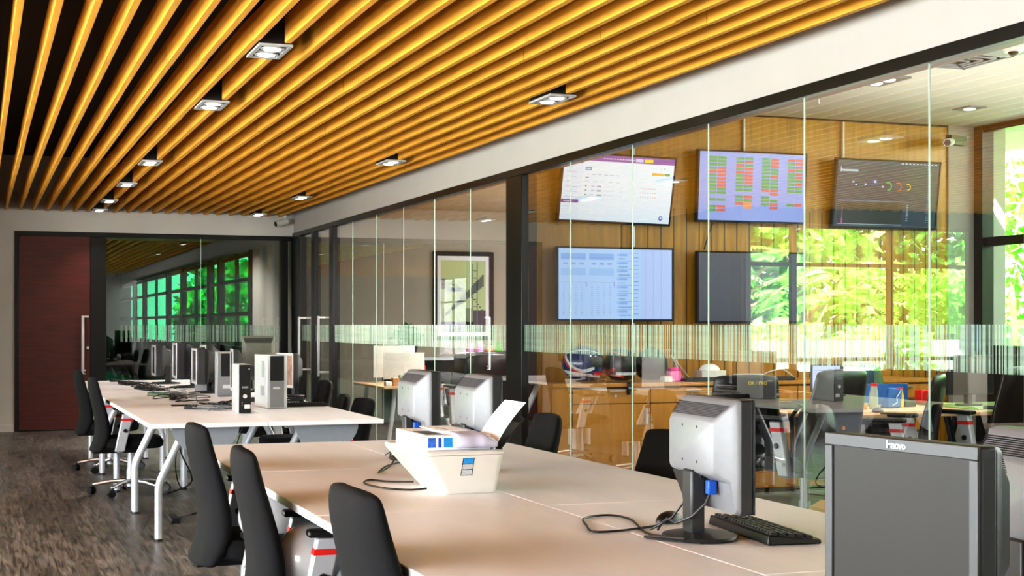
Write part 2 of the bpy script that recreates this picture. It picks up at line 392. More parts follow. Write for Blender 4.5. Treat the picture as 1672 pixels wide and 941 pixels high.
# two glass doors near the far corner
def glass_door(idx, y0, y1, hy, film_on=True):
    r = empty('door_%d' % idx); struct(r)
    MB().quad((XG,y0,.05),(XG,y1,.05),(XG,y1,ZT-.015),(XG,y0,ZT-.015)).build('door_pane', M['glass'], r)
    h = MB(); h.box(XG-.10, XG-.07, hy-.016, hy+.016, .72, 1.46).box(XG-.08, XG, hy-.012, hy+.012, 1.43, 1.455).box(XG-.08, XG, hy-.012, hy+.012, .76, .785)
    h.build('door_handle', M['chrome'], r, bevel=.003)
    film(y0, y1, 1.145, 1.352, r)
glass_door(2, 17.40, 18.25, 17.75); glass_door(3, 18.42, 19.10, 18.9)

# back wall opening: red door, posts, glass
fr = MB(); fr.box(.45, .50, YB-.02, YB+.1, 0, ZT).box(.50, XG-.04, YB-.02, YB+.1, ZT-.06, ZT).box(1.37, 1.57, YB-.02, YB+.1, 0, ZT-.06).box(3.83, 3.93, YB-.02, YB+.1, 0, ZT-.06).box(.5,1.37,YB-.005,YB+.1,0,.012)
struct(fr.build('trim_5', M['frame'], bevel=.003))
dr = empty('door_1'); struct(dr)
MB().box(.50, 1.37, YB, YB+.05, .02, ZT-.06).build('door_leaf', M['door'], dr)
h = MB(); h.box(1.255, 1.29, YB-.10, YB-.07, .72, 1.47).box(1.262, 1.345, YB-.09, YB-.07, 1.445, 1.47).box(1.30,1.325,YB-.085,YB,1.445,1.465).box(1.262, 1.31, YB-.09, YB, .76, .78).box(1.255,1.31,YB-.085,YB-.065,.72,.735)
h.build('door_handle', M['chrome'], dr, bevel=.002)
MB().box(1.325, 1.355, YB-.012, YB, 1.04, 1.075).build('keyhole_plate', M['silver_light'], dr)
gb = empty('window_3'); struct(gb)
MB().quad((1.57,YB+.02,.02),(3.83,YB+.02,.02),(3.83,YB+.02,ZT-.06),(1.57,YB+.02,ZT-.06)).build('pane', M['glass'], gb)
MB().box(2.772,2.779,YB+.012,YB+.026,.02,ZT-.06).build('pane_joint', M['trim_light'], gb)
film(1.75, 3.83, 1.13, 1.35, gb, 'x', YB+.012)

# room behind the back wall
MB_ = MB().box(-.6, XG+3, YB+.15, 46, -.1, 0); struct(MB_.build('floor_back_office', M['carpet']))
S('ceiling_back_office', -.6, XG+.3, YB+.15, 46, 3.0, 3.1, M['dark_brown'])
S('trim_6', -.6, XG, YB+.16, 24.5, 2.72, 2.8, M['grey_wall'])
w = MB().box(XG, XG+.15, YB+.15, 22.8, 0, 3.0).box(XG, XG+.15, 22.8, 45, ZT-.02, 3.0)
struct(w.build('wall_back_office_right', M['grey_wall']))
S('wall_back_office_far', -.6, XG+.3, 45, 45.2, 0, 3.1, M['dark_brown'])
S('wall_back_office_left', -.7, -.6, YB+.15, 45, 0, 3.1, M['dark_brown'])
f = MB()
for y in (22.8, 26.0, 27.2, 31, 33.5, 38.5, 41): f.box(XG-.02, XG+.08, y, y+.28, 0, ZT-.02)
for y in (24.4, 29.2, 36.0): f.box(XG, XG+.06, y, y+.06, 0, ZT-.02)
for z in (0., 1.5, 2.05, ZT-.1): f.box(XG, XG+.06, 22.9, 45, z, z+.06)
f.box(XG+.0, XG+.06, 22.9, 45, 0, 1.0)
w6 = struct(f.build('window_7', M['frame']))
MB().quad((XG+.07,22.9,.9),(XG+.07,45,.9),(XG+.07,45,ZT),(XG+.07,22.9,ZT)).build('pane', M['glass_green'], w6)

# side offices
S('ceiling_side_office', XG+.14, XR+.2, -1, YW+.0, ZR, ZR+.1, M['wall'])
S('ceiling_meeting_room', XG+.14, XR+.2, YW+.12, YB, 2.95, 3.05, M['beige'])
S('wall_wood', XG+.1, 8.14, YW, YW+.12, 0, ZR-.012, M['wood_wall'])
S('trim_7', XG+.1, 8.14, YW-.01, YW+.02, ZR-.014, ZR, M['matte_black'])
S('wall_pillar', 8.14, XR+.2, YW-.02, YW+.12, 0, ZR, M['grey_wall'])
S('wall_meeting_back', XG+.06, XR+.2, YB, YB+.15, 0, 3.05, M['beige'])
S('wall_meeting_right', XR, XR+.2, YW+.12, YB, 0, 3.05, M['beige'])
S('wall_side_near', XG, XR+.2, -1.15, -1, 0, 3.3, M['wall'])
# window wall of the side office
w = MB().box(XR, XR+.15, -1, YW, 0, 1.12); struct(w.build('wall_right', M['matte_black']))
f = MB()
for y in (YW-.14, 9.3, 7.6, 5.9, 4.2, 2.5, .8, -.9): f.box(XR-.02, XR+.1, y, y+(.14 if y > 10 else .08), 1.12, ZR)
f.box(XR, XR+.08, -1, YW-.14, ZR-.06, ZR+.02).box(XR, XR+.08, -1, YW-.14, 2.05, 2.13).box(XR, XR+.08, -1, YW-.14, 1.12, 1.17)
w8 = struct(f.build('window_8', M['frame']))
MB().quad((XR+.04,-1,1.12),(XR+.04,YW-.14,1.12),(XR+.04,YW-.14,ZR),(XR+.04,-1,ZR)).build('pane', M['glass_thin'], w8)

# ------------------------------------------------------------------ slatted ceiling
lampY1 = [7.72, 9.75, 13.4, 15.55, 17.7, 19.15]; lampY2 = [4.6, 8.75, 12.65, 16.5, 19.2]
def slat_mb(x, y0, y1, holes=(), seed=0):
    r = random.Random(seed); mb = MB()
    spans = []; cur = y0
    for h in sorted(holes):
        spans.append((cur, h-.22)); cur = h+.22
    spans.append((cur, y1))
    for a, b in spans:
        y = a
        while y < b-.01:
            e = min(b, y + r.uniform(2.0, 3.6)); 
            if b-e < .5: e = b
            dx = r.uniform(-.0025,.0025); dz = r.uniform(-.003,.003)
            mb.box(x-.017+dx, x+.017+dx, y+.004, e-.004, ZC+dz, ZC+.135+dz); y = e
    return mb
n = 0
for i in range(-31, 23):
    x = .184 + .1648*i
    if x > 3.95 or x < XL+.1: continue
    holes = []
    if abs(x-1.502) < .03: holes = lampY1
    if abs(x-3.48) < .03: holes = lampY2
    yend = (YB-.02) if x > -.75 else WY-.02
    o = slat_mb(0, -3, yend, holes, i+50).build('ceiling_slat', M['slat'], bevel=.0015, seg=1)
    o.location = (x,0,0)
    tag(o, 'honey coloured wooden slat on edge, running the length of the ceiling toward the red door wall', 'ceiling slat', 'ceiling slats of the hall')
for i in range(0, 22):
    o = slat_mb(0, 24.6, 44.8, (), i+500).build('ceiling_slat', M['slat'])
    o.location = (.3+i*.17, 0, 0)
    tag(o, 'dim wooden ceiling slat of the dark office seen through the glass beside the red door', 'ceiling slat', 'ceiling slats of the office behind')

def downlight():
    r = empty('ceiling_downlight')
    f = MB(); a, b = .088, .19
    f.box(-a,a,-b,-b+.02,0,.012).box(-a,a,b-.02,b,0,.012).box(-a,-a+.02,-b+.02,b-.02,0,.012).box(a-.02,a,-b+.02,b-.02,0,.012).box(-a+.02,a-.02,-.008,.008,.002,.012)
    f.build('frame', M['silver_light'], r)
    MB().box(-a+.004,a-.004,-b+.004,b-.004,.05,.30).box(-a+.004,-a+.012,-b+.004,b-.004,.01,.05).box(a-.012,a-.004,-b+.004,b-.004,.01,.05).box(-a+.012,a-.012,-b+.004,-b+.012,.01,.05).box(-a+.012,a-.012,b-.012,b-.004,.01,.05).build('housing', M['matte_black'], r)
    for s in (-1, 1):
        rf = MB().lathe([(.062,.004),(.064,.008),(.05,.014)], (0,s*.085,-.004), 20).build('reflector', M['silver_light'], r)
        MB().ell((0,s*.085,.0),(.046,.05,.008)).build('bulb', M['bulb'], rf)
    return r
dl = downlight(); first = True
ordw = ['nearest','second','third','fourth','fifth','sixth']
for xs, ys, nm in ((1.45, lampY1, 'left'), (3.46, lampY2, 'right')):
    vis = [y for y in ys if not (nm == 'right' and y < 5)]
    for y in ys:
        k = vis.index(y) if y in vis else 0
        lab = '%s twin square downlight of the %s row set between the ceiling slats' % (ordw[k], nm)
        if y not in vis: continue
        o = place(dl, first, (xs, y, ZC-.012), 0, lab, 'downlights between the slats'); first = False
        o['category'] = 'ceiling light'
        ld = bpy.data.lights.new('spot', 'SPOT'); ld.energy = 30; ld.spot_size = math.radians(100); ld.spot_blend = .8; ld.shadow_soft_size = .05; ld.color = (1,.95,.88)
        lo = bpy.data.objects.new('downlight_lamp', ld); COL.objects.link(lo); lo.parent = o; lo.location = (0, 0, -.02)

# CCTV camera in far corner
c = empty('security_camera', (3.86,19.42,2.70), 0, 'white security camera hanging in the far corner above the glass', 'security camera')
MB().cyl((0,0,.06),(0,0,.18),.02).ell((0,0,.05),(.035,.035,.035)).build('bracket', M['white_plastic'], c)
MB().cyl((-.13,-.03,-.01),(.03,.0,.03),.042).build('camera_body', M['white_plastic'], c)
MB().cyl((-.14,-.033,-.013),(-.13,-.03,-.01),.034).build('lens', M['rubber'], c)

# ------------------------------------------------------------------ desks
DL = 1.44
def make_desk(x0, x1, outer, length=DL, panel=False):
    """x0..x1 tabletop across, 0..length along y; outer=-1: outer edge at x0"""
    r = empty('office_desk')
    MB().box(x0+.002, x1-.002, .0025, length-.0025, .722, .75).build('tabletop', M['desk'], r, bevel=.003)
    wdt = x1-x0; xo = x0 if outer < 0 else x1; sg = 1 if outer < 0 else -1
    for yy in ((.29,) if panel else (.255,.315)):
        for a, b in ((.085, .26), (wdt-.10, wdt-.28)):
            pts = [(xo+sg*a,yy,.0),(xo+sg*a,yy,.33),(xo+sg*(a+(b-a)*.06),yy,.375),(xo+sg*(a+(b-a)*.16),yy,.415),(xo+sg*b,yy,.722)]
            l = MB().tube(pts, .0235, 14).build('leg', M['leg'], r)
            MB().cyl((xo+sg*a,yy,0),(xo+sg*a,yy,.016),.026).build('foot_cap', M['rubber'], l)
    MB().box(min(xo+sg*.16,xo+sg*(wdt-.16)), max(xo+sg*.16,xo+sg*(wdt-.16)), .26, .32, .690, .722).build('crossbar', M['leg'], r)
    MB().box(xo+sg*(wdt*.5)-.03, xo+sg*(wdt*.5)+.03, .30, length-.02, .68, .722).build('beam', M['leg'], r)
    if panel:
        xc = xo+sg*.35; pr = []
        for k in range(17):
            t = PI*k/16; pr.append((xc-.205*math.cos(t), .722-.17*math.sin(t)))
        MB().loft([[(x,.09,z) for x,z in pr],[(x,.105,z) for x,z in pr]]).build('side_panel', M['panel'], r)
    return r
def desk_row(xa, xm, xb, ys, names):
    k = 0
    for side, (x0, x1, out) in (('left', (xa, xm, -1)), ('right', (xm, xb, 1))):
        proto = None
        for j, y in enumerate(ys):
            if j == 0:
                d = make_desk(x0, x1, out, ys[1]-ys[0], True)
                proto2 = None
            elif j == 1:
                d = make_desk(x0, x1, out, ys[1]-ys[0]); proto = d
            else: d = copy_tree(proto)
            d.location = (0, y, 0)
            d['label'] = names(side, j); d['category'] = 'desk'; d['group'] = 'pale wood bench desks'
R2 = [9.08+1.46*i for i in range(5)]
R1 = [1.67, 3.11, 4.55, 5.99]
desk_row(.98, 1.70, 2.44, R2, lambda s, j: '%s desk of the far table row, %s from the end with the grey panels' % (s+'-hand', ['first','second','third','fourth','fifth'][j]))
desk_row(1.0, 1.775, 2.55, R1, lambda s, j: '%s desk of the near table row, %s' % (s+'-hand', ['nearest the camera','one before the printer desk','with the white printer end nearest','at the far end of the row'][j]))

# ------------------------------------------------------------------ chairs
def backrest_mb(zt=.94, w=.225):
    prof = [(.94,-.318,-.300),(.925,-.335,-.282),(.85,-.335,-.268),(.72,-.305,-.232),(.60,-.282,-.198),(.50,-.278,-.186),(.42,-.295,-.205),(.365,-.325,-.245),(.345,-.318,-.265)]
    mb = MB(); rings = []
    ny = 9
    for (z, xr, xf) in prof:
        hw = w*(.80 if z > .93 else .90 if z > .92 else .93 if z > .8 else 1.0 if z > .4 else .95)
        ring = []
        for k in range(ny):
            y = -hw + 2*hw*k/(ny-1); cv = .035*(y/w)**2; dn = .0
            if z > .9: dn = -.012*(abs(y)/w)**3
            e = 0.35 if k in (0, ny-1) else 0.
            ring.append((xf+cv-(xf-xr)*e*.8, y, z+dn))
        for k in reversed(range(ny)):
            y = -hw + 2*hw*k/(ny-1); cv = .035*(y/w)**2; dn = -.012*(abs(y)/w)**3 if z > .9 else 0
            e = 0.35 if k in (0, ny-1) else 0.
            ring.append((xr+cv+(xf-xr)*e*.8, y, z+dn))
        rings.append(ring)
    return mb.loft(rings)
def make_chair(fabric='fabric', arms=True, name='office_chair'):
    r = empty(name); fm = M[fabric]
    backrest_mb().build('backrest', fm, r, sub=2)
    MB().box(-.335,-.29,-.035,.035,.40,.80).build('spine', M['rubber'], r, bevel=.01) if False else None
    s = MB()
    pr = [(.95,.0),(1.,.02),(1.,.06),(.9,.085)]
    def sq(a, b, z, n=20):
        out = []
        for k in range(n):
            t = 2*PI*k/n; c, q = math.cos(t), math.sin(t)
            out.append((.0+a*math.copysign(abs(c)**.45, c), b*math.copysign(abs(q)**.45, q), z))
        return out
    s.loft([sq(.215,.215,.375),sq(.24,.24,.39),sq(.245,.245,.43),sq(.225,.225,.46),sq(.15,.15,.467)])
    s.build('seat', fm, r)
    MB().box(-.30,.10,-.04,.04,.33,.375).box(-.29,-.25,-.035,.035,.33,.42).build('mechanism', M['rubber'], r, bevel=.008)
    MB().cyl((0,0,.10),(0,0,.34),.027).cyl((0,0,.06),(0,0,.2),.034).build('gas_column', M['leg'], r)
    for k in range(5):
        a = 2*PI*k/5+.35; dx, dy = math.cos(a), math.sin(a)
        l = MB().tube([(dx*.02,dy*.02,.105),(dx*.16,dy*.16,.10),(dx*.30,dy*.30,.075)], .015, 10, [.02,.016,.013]).build('base_leg', M['chrome'], r)
        c = MB(); c.T = Matrix.Translation((dx*.31,dy*.31,.03)) @ Matrix.Rotation(a+.8, 4, 'Z')
        c.cyl((-.022,0,0),(-.006,0,0),.03).cyl((.006,0,0),(.022,0,0),.03).cyl((-.01,0,.0),(.01,0,0),.022).cyl((0,0,.0),(0,0,.045),.008)
        c.build('caster', M['rubber'], l)
    if arms:
        for sg in (-1, 1):
            y = sg*.27
            u = MB().hexa([(-.15,y-.022,.36),(-.075,y-.022,.36),(-.075,y+.022,.36),(-.15,y+.022,.36),(-.09,y-.026,.655),(-.008,y-.026,.655),(-.008,y+.026,.655),(-.09,y+.026,.655)])
            u.box(-.13,-.09,min(y,sg*.18),max(y,sg*.18),.35,.38)
            u = u.build('armrest', M['leg'], r, bevel=.008, seg=3)
            MB().hexa([(-.102,y-.0275,.60),(-.018,y-.0275,.60),(-.018,y+.0275,.60),(-.102,y+.0275,.60),(-.098,y-.0275,.62),(-.014,y-.0275,.62),(-.014,y+.0275,.62),(-.098,y+.0275,.62)]).build('red_band', M['red'], u)
            MB().cyl((-.07,y-.036,.525),(-.07,y+.036,.525),.015).build('knob', M['rubber'], u)
            MB().box(-.12,.13,y-.032,y+.032,.657,.682).build('arm_pad', M['rubber'], u, bevel=.01, seg=3)
    return r
ch = make_chair(); ch['category'] = 'chair'
G = 'black office chairs at the bench desks'
CH = [ (1.165,6.30,.02,'black office chair with tall curved back, farthest of three left of the near table'),
       (1.145,5.00,-.05,'black office chair at left side of the near table, between the two other near chairs'),
       (1.20,3.70,.04,'black office chair nearest the camera, its rounded back rising over the table edge'),
       (1.16,12.1,.0,'black chrome-wheeled chair at the far table, nearer of the pair before the red door'),
       (1.17,14.1,.03,'black office chair at the far table, the one closest to the red door'),
       (2.48,7.08,PI-.06,'black fabric chair back standing in front of the orange wooden cabinets'),
       (2.54,5.75,PI+.05,'black fabric chair half hidden behind the big grey monitor back'),
       (2.42,11.95,PI,'black chair at the right side of the far table in front of the glass doors'),
       (2.38,10.45,PI+.1,'low black chair tucked in at the right-hand corner of the far table'),
       (2.38,11.15,PI-.1,'low black chair just behind the one at the far table corner, mostly hidden'),
       (2.44,13.4,PI,'black chair behind the small tilted screen at the right of the far table'),
       (2.48,3.85,PI,'black chair at right of near table, a sliver beside the large screen') ]
for i, (x, y, a, lab) in enumerate(CH):
    if i == 0: CH0 = ch; ch.location = (x,y,0); ch.rotation_euler = (0,0,a); ch['label'] = lab; ch['group'] = G; o = ch
    else: o = place(CH0, False, (x,y,0), a, lab, G)
    if i in (5, 6, 7): o.scale = (1,1,.955)
    if i in (8, 9): o.scale = (1,1,.87)
    if i == 11: o.scale = (1,1,.82)

# grey helmets on the seats
def grey_helmet(x, y, z, rz, lab):
    h = empty('helmet', (x,y,z), rz, lab, 'helmet', 'grey glossy helmets on chairs')
    MB().ell((0,0,.09),(.13,.115,.12), 28, 14, -.75, PI/2).build('shell', M['helmet_grey'], h)
    MB().ell((.09,0,.045),(.075,.085,.03)).build('peak', M['helmet_white'], h)
    MB().lathe([(.108,0),(.12,.008),(.12,.02),(.108,.028)], (0,0,0), 24).build('rim', M['rubber'], h)
grey_helmet(1.14,6.07,.468,0,'glossy grey round helmet on the seat of the farthest near-table chair')
grey_helmet(1.07,4.93,.468,.3,'glossy grey round helmet beside the silver armrest with the red band, middle near chair')

# ------------------------------------------------------------------ monitors
def make_monitor(bezel='monitor_dark', shell='silver_plastic', screen='lcd', logo=False, stand='monitor_dark', ports=True):
    """screen faces +x, origin on the desk under the panel"""
    r = empty('computer_monitor')
    MB().box(-.008,.030,-.187,.187,.085,.405).build('housing', M['monitor_dark'], r, bevel=.006, seg=3)
    fb = MB(); fb.box(.0305,.036,-.187,.187,.383,.405).box(.0305,.036,-.187,.187,.085,.110).box(.0305,.036,-.187,-.167,.110,.383).box(.0305,.036,.167,.187,.110,.383)
    b = fb.build('bezel', M[bezel], r, bevel=.0015)
    MB().box(.028,.0325,-.167,.167,.110,.383).build('screen', M[screen], r)
    if logo: text_mesh('logo_text', 'lenovo', .017, M['silver_light'], b, (.0365,0,.394), (PI/2,0,PI/2), .0004, bold=.0006)
    sh = MB()
    def rr(x, y, z0, z1, c=.012, n=4):
        out = []
        for (cy, cz, a0) in ((y-c, z1-c, 0), (-y+c, z1-c, PI/2), (-y+c, z0+c, PI), (y-c, z0+c, 1.5*PI)):
            for k in range(n+1):
                a = a0 + PI/2*k/n; out.append((x, cy+c*math.cos(a), cz+c*math.sin(a)))
        return out
    sh.loft([rr(-.006,.187,.086,.405),rr(-.020,.184,.090,.402),rr(-.030,.170,.172,.391),rr(-.070,.152,.192,.352,.016),rr(-.076,.145,.197,.345,.016)])
    shell_o = sh.build('rear_shell', M[shell], r, ang=50)
    vt = MB()
    for k in range(9):
        t0 = .08+k*.1; t1 = t0+.06
        p = lambda t, y: (-.0315-.0375*t, y, .3925-.0385*t)
        e0, e1 = .172-.024*t0, .172-.024*t1
        vt.quad(p(t0,-e0),p(t0,e0),p(t1,e1),p(t1,-e1))
    vt.build('vent_grille', M['vent'], shell_o, smooth=False)
    hs = MB()
    for y, z in ((-.05,.325),(.05,.325),(-.05,.225),(.05,.225)): hs.cyl((-.0765,y,z),(-.0745,y,z),.004,n=8)
    hs.build('screw_holes', M['matte_black'], shell_o)
    hs = MB().hexa([(-.034,.02,.12),(-.028,.02,.12),(-.028,.14,.10),(-.034,.14,.10),(-.064,-.05,.186),(-.028,-.05,.186),(-.028,.15,.186),(-.064,.15,.186)])
    hs.build('port_recess', M['monitor_dark'], shell_o)
    st = MB().loft([rr_ for rr_ in [[(-.085,-.032,z),(-.045,-.038,z),(-.045,.038,z),(-.085,.032,z)] for z in (.012,.20)]]).box(-.06,-.01,-.03,.03,.165,.2)
    st.build('stand_column', M[stand], r, bevel=.006)
    bs = MB().lathe([(.115,0),(.122,.006),(.118,.012),(.07,.02),(.03,.022)], (-.045,0,0), 36, .86, 1.0)
    bs.build('stand_base', M[stand], r)
    if ports:
        MB().box(-.060,-.035,-.095,-.07,.135,.175).build('blue_plug', M['blue'], r, bevel=.003)
        MB().box(-.055,-.04,.045,.060,.14,.18).build('power_plug', M['silver_light'], r, bevel=.002)
        MB().tube([(-.05,-.082,.14),(-.062,-.08,.11),(-.09,-.05,.07),(-.112,.01,.045),(-.115,.07,.05),(-.11,.12,.03),(-.11,.15,.006)], .0035, 8).build('video_cable', M['bezel'], r)
        MB().tube([(-.05,.052,.15),(-.065,.06,.10),(-.09,.09,.05),(-.12,.13,.02),(-.13,.16,.006)], .003, 8).build('power_cable', M['rubber'], r)
    return r
mo = make_monitor(); mo['category'] = 'monitor'
ZD = .751
place(mo, True, (1.955,3.70,ZD), -.06, 'large grey monitor seen from behind with blue plug, keyboard beside its round base', 'monitors on the near table', (1,1,.975))
place(mo, False, (1.875,6.33,ZD), -.03, 'grey monitor seen from behind at the left behind the printer', 'monitors on the near table')
place(mo, False, (1.95,5.72,ZD), -.06, 'grey monitor seen from behind, behind the printer paper sheet', 'monitors on the near table')
place(mo, False, (1.925,2.28,ZD), -.1, 'grey monitor seen from behind cut off by the right edge of the photo', 'monitors on the near table')
m5 = make_monitor('bezel', 'monitor_dark', 'lcd', True); m5['category'] = 'monitor'
place(m5, True, (1.505,2.13,ZD), PI+.13, 'nearest monitor with a blank grey screen facing the left side', 'monitors on the near table')
ms = make_monitor('silver_light', 'rubber', 'lcd_dark', False, ports=False); ms['category'] = 'monitor'
G2 = 'monitors on the far table'
place(ms, True, (1.86,13.1,ZD), PI-.03, 'silver rimmed monitor seen edge on, third from the red door end', G2, (1.9,1,.97))
place(ms, False, (1.84,14.3,ZD), PI-.03, 'silver rimmed monitor seen edge on, second from the red door end', G2, (1.9,1,1.06))
place(ms, False, (2.03,13.9,ZD), PI, 'black monitor right behind the second silver rimmed one', G2, (1.3,1,1.02))
place(ms, False, (1.74,15.3,ZD), PI-.02, 'silver rimmed monitor nearest the red door, seen edge on', G2, (1.5,1,.98))
place(ms, False, (1.90,11.55,ZD), PI-.10, 'thin monitor with a pale edge standing left of the small black computer', G2, (.8,.9,1.02))
mb_ = make_monitor('monitor_dark', 'grey_green', 'lcd_dark', False, ports=False); mb_['category'] = 'monitor'
place(mb_, True, (2.37,13.15,ZD), PI/2-.15, 'tall grey-green monitor back standing behind the silver tower computer', G2, (.6,.78,1.24))
mp_ = make_monitor('silver_light', 'rubber', 'photo_print', False, ports=False); mp_['category'] = 'monitor'
place(mp_, True, (2.45,12.2,ZD), PI+.35, 'small tilted screen with a pale orange picture, right of the silver tower computer', G2, (1,.7,.9))

# keyboards, mice
def make_keyboard():
    r = empty('keyboard')
    MB().hexa([(-.08,-.225,0),(.08,-.225,0),(.08,.225,0),(-.08,.225,0),(-.075,-.222,.028),(.08,-.222,.012),(.08,.222,.012),(-.075,.222,.028)]).build('case', M['rubber'], r, bevel=.004)
    k = MB().box(-.07,.075,-.216,.216,.008,.014)
    for i in range(5):
        for j in range(20):
            if j in (15,): continue
            x = -.065+i*.026; y = -.212+j*.0215; z = .0265-.1032*(x+.075)
            k.hexa([(x,y,z),(x+.021,y,z-.002),(x+.021,y+.018,z-.002),(x,y+.018,z),(x+.003,y+.003,z+.009),(x+.018,y+.003,z+.0075),(x+.018,y+.015,z+.0075),(x+.003,y+.015,z+.009)])
    k.build('keypad', M['monitor_dark'], r)
    return r
kb = make_keyboard(); kb['category'] = 'keyboard'
def make_mouse():
    o = MB().ell((0,0,.004),(.055,.031,.032), 20, 8, 0, PI/2).build('computer_mouse', M['rubber']); o['category'] = 'mouse'; return o
ms0 = make_mouse()
place(kb, True, (2.12,3.72,ZD), -.12, 'black keyboard lying beside the base of the large grey monitor', 'keyboards')
place(ms0, True, (1.97,4.02,ZD), .5, 'black mouse left of the large grey monitor stand', 'mice')
for i, (x,y,a,l) in enumerate([(1.62,10.62,1.3,'black keyboard in the cable tangle beside the slim black computer'),(2.20,10.72,1.5,'black keyboard right of the silver tower computer'),(2.22,11.5,1.3,'black keyboard behind the one right of the silver tower'),(1.50,12.6,.3,'black keyboard flat in front of the silver rimmed monitors'),(1.50,13.9,.2,'black keyboard in front of the second silver rimmed monitor'),(1.45,15.2,.1,'black keyboard near the red door end of the far table')]):
    place(kb, False, (x,y,ZD), a, l, 'keyboards')
for i, (x,y,a,l) in enumerate([(1.72,11.0,.4,'black mouse behind the slim black computer'),(1.48,11.95,.9,'black mouse before the edge-on monitors on the far table'),(1.36,15.9,.2,'black mouse at the red door end of the far table'),(2.34,11.1,1.3,'black mouse near the right edge of the far table')]):
    place(ms0, False, (x,y,ZD), a, l, 'mice')
tag(MB().box(-.07,.07,-.035,.035,0,.009).build('mobile_phone', M['rubber'], bevel=.004, loc=(1.42,11.05,ZD)), 'black phone lying flat on the far table left of the computers', 'phone')

# cables
def cable(pts, r, name, lab, m='rubber', group=None):
    # catmull-rom
    P = [Vector(p) for p in pts]; out = []
    for i in range(len(P)-1):
        p0 = P[max(i-1,0)]; p1 = P[i]; p2 = P[i+1]; p3 = P[min(i+2,len(P)-1)]
        for k in range(8):
            t = k/8; out.append(.5*((2*p1)+(p2-p0)*t+(2*p0-5*p1+4*p2-p3)*t*t+(3*p1-p0-3*p2+p3)*t**3))
    out.append(P[-1])
    o = MB().tube(out, r, 7).build(name, M[m]); tag(o, lab, 'cable', group); return o
z = .7545
cable([(1.845,3.66,z+.008),(1.80,3.80,z),(1.88,4.10,z),(1.86,4.22,z),(1.76,4.18,z),(1.70,4.02,z),(1.67,3.90,z),(1.74,3.89,z),(1.80,3.91,z),(1.90,3.95,z)], .0035, 'cable', 'black cable looping on the table left of the large grey monitor')
cable([(1.82,3.62,z+.01),(1.77,3.76,z),(1.78,3.70,z),(1.86,3.60,z)], .0035, 'cable', 'short grey cable curling over the desk joint by the large monitor base', 'bezel')
cable([(1.53,5.28,z+.01),(1.47,5.42,z),(1.42,5.50,z),(1.37,5.38,z),(1.40,5.20,z),(1.47,5.12,z),(1.54,5.14,z)], .0035, 'cable', 'black cable looping out of the left side of the white printer')
cable([(1.50,5.40,z+.1),(1.50,5.50,z+.05),(1.52,5.75,z),(1.62,6.0,z),(1.72,6.15,z),(1.82,6.25,z)], .0035, 'cable', 'black cable running from the printer to the left rear monitor')
rr2 = random.Random(3)
for j, (cx, cy) in enumerate([(1.60,10.35),(1.70,10.75),(1.48,12.0),(1.55,12.9),(1.50,14.2),(1.42,15.4),(2.15,11.0),(1.58,13.5),(1.62,10.55),(1.66,10.5),(1.55,11.3),(1.62,11.9),(1.6,12.5),(1.6,14.7),(1.55,14.6)]):
    pts = [(cx+rr2.uniform(-.16,.16), cy+rr2.uniform(-.28,.28), ZD+.006+rr2.random()*.035) for _ in range(9)]
    cable(pts, .004, 'cable', 'tangled dark cable lying among the computers on the far table', 'rubber' if j % 3 else 'silver_plastic', 'cables among the far computers')
cable([(1.62,9.5,.72),(1.55,9.55,.45),(1.62,9.6,.25),(1.7,9.9,.1),(1.9,10.3,.02),(1.6,9.3,.008),(1.75,8.6,.008)], .005, 'cable', 'black cables dropping below the far table to the floor')
cable([(1.20,9.4,.70),(1.18,9.45,.45),(1.25,9.6,.3),(1.4,9.75,.45),(1.5,9.8,.70)], .004, 'cable', 'thin black cable hanging in a loop under the far table end')
for yy in (10.2, 11.6):
    cable([(1.5,yy,.70),(1.48,yy,.4),(1.6,yy+.2,.12),(1.45,yy+.4,.006),(1.3,yy+.2,.006)], .006, 'cable', 'black cable bundle hanging under the far table', 'rubber', 'cable bundles below the far table')
tag(MB().box(-.03,.03,-.13,.13,0,.035).build('power_strip', M['rubber'], bevel=.005, loc=(1.27,10.3,0)), 'dark power strip on the floor between the far table legs', 'power strip')

# ------------------------------------------------------------------ computers
def make_pc(w, d, h, front, side, name='desktop_computer', slim=False):
    r = empty(name)
    MB().box(-w/2,w/2,.012,d,.0,h).build('case', M[side], r, bevel=.004)
    f = MB().box(-w/2+.002,w/2-.002,0,.012,.004,h-.002).build('front_panel', M[front], r, bevel=.003)
    return r, f
p1, f1 = make_pc(.085,.34,.333,'rubber','silver_light')
p1.location = (1.70,9.93,ZD); p1.rotation_euler = (0,0,-.03); tag(p1, 'slim black desktop computer with silver sides at the front of the far table', 'computer')
text_mesh('brand_text', 'ASUS', .019, M['silver_light'], f1, (0,-.001,.178), (PI/2,0,0), .0005)
MB().cyl((0,-.005,.118),(0,.001,.118),.014,n=20).build('power_button', M['silver_light'], f1)
MB().box(-.004,.034,-.0015,.0,.035,.062).build('sticker', M['white_plastic'], f1)
MB().box(.024,.031,-.0015,0,.298,.306).build('sticker', M['white_plastic'], f1)
MB().box(-.022,-.016,-.001,.0,.07,.08).box(-.022,-.016,-.001,0,.055,.062).build('usb_ports', M['silver_plastic'], f1)
p2, f2 = make_pc(.15,.42,.385,'silver_light','silver_light')
p2.location = (2.02,10.46,ZD); p2.rotation_euler = (0,0,.03); tag(p2, 'large silver tower computer with a black drive bay on the far table', 'computer')
MB().box(-.05,.05,-.004,0,.20,.378).build('drive_bay', M['rubber'], f2)
MB().box(-.05,.05,-.004,0,.01,.196).build('lower_panel', M['silver_plastic'], f2)
MB().box(-.03,.02,-.006,-.004,.14,.155).build('badge', M['silver_light'], f2)
MB().box(-.086,-.083,.06,.13,.22,.33).build('side_vent', M['panel'], p2) if False else None
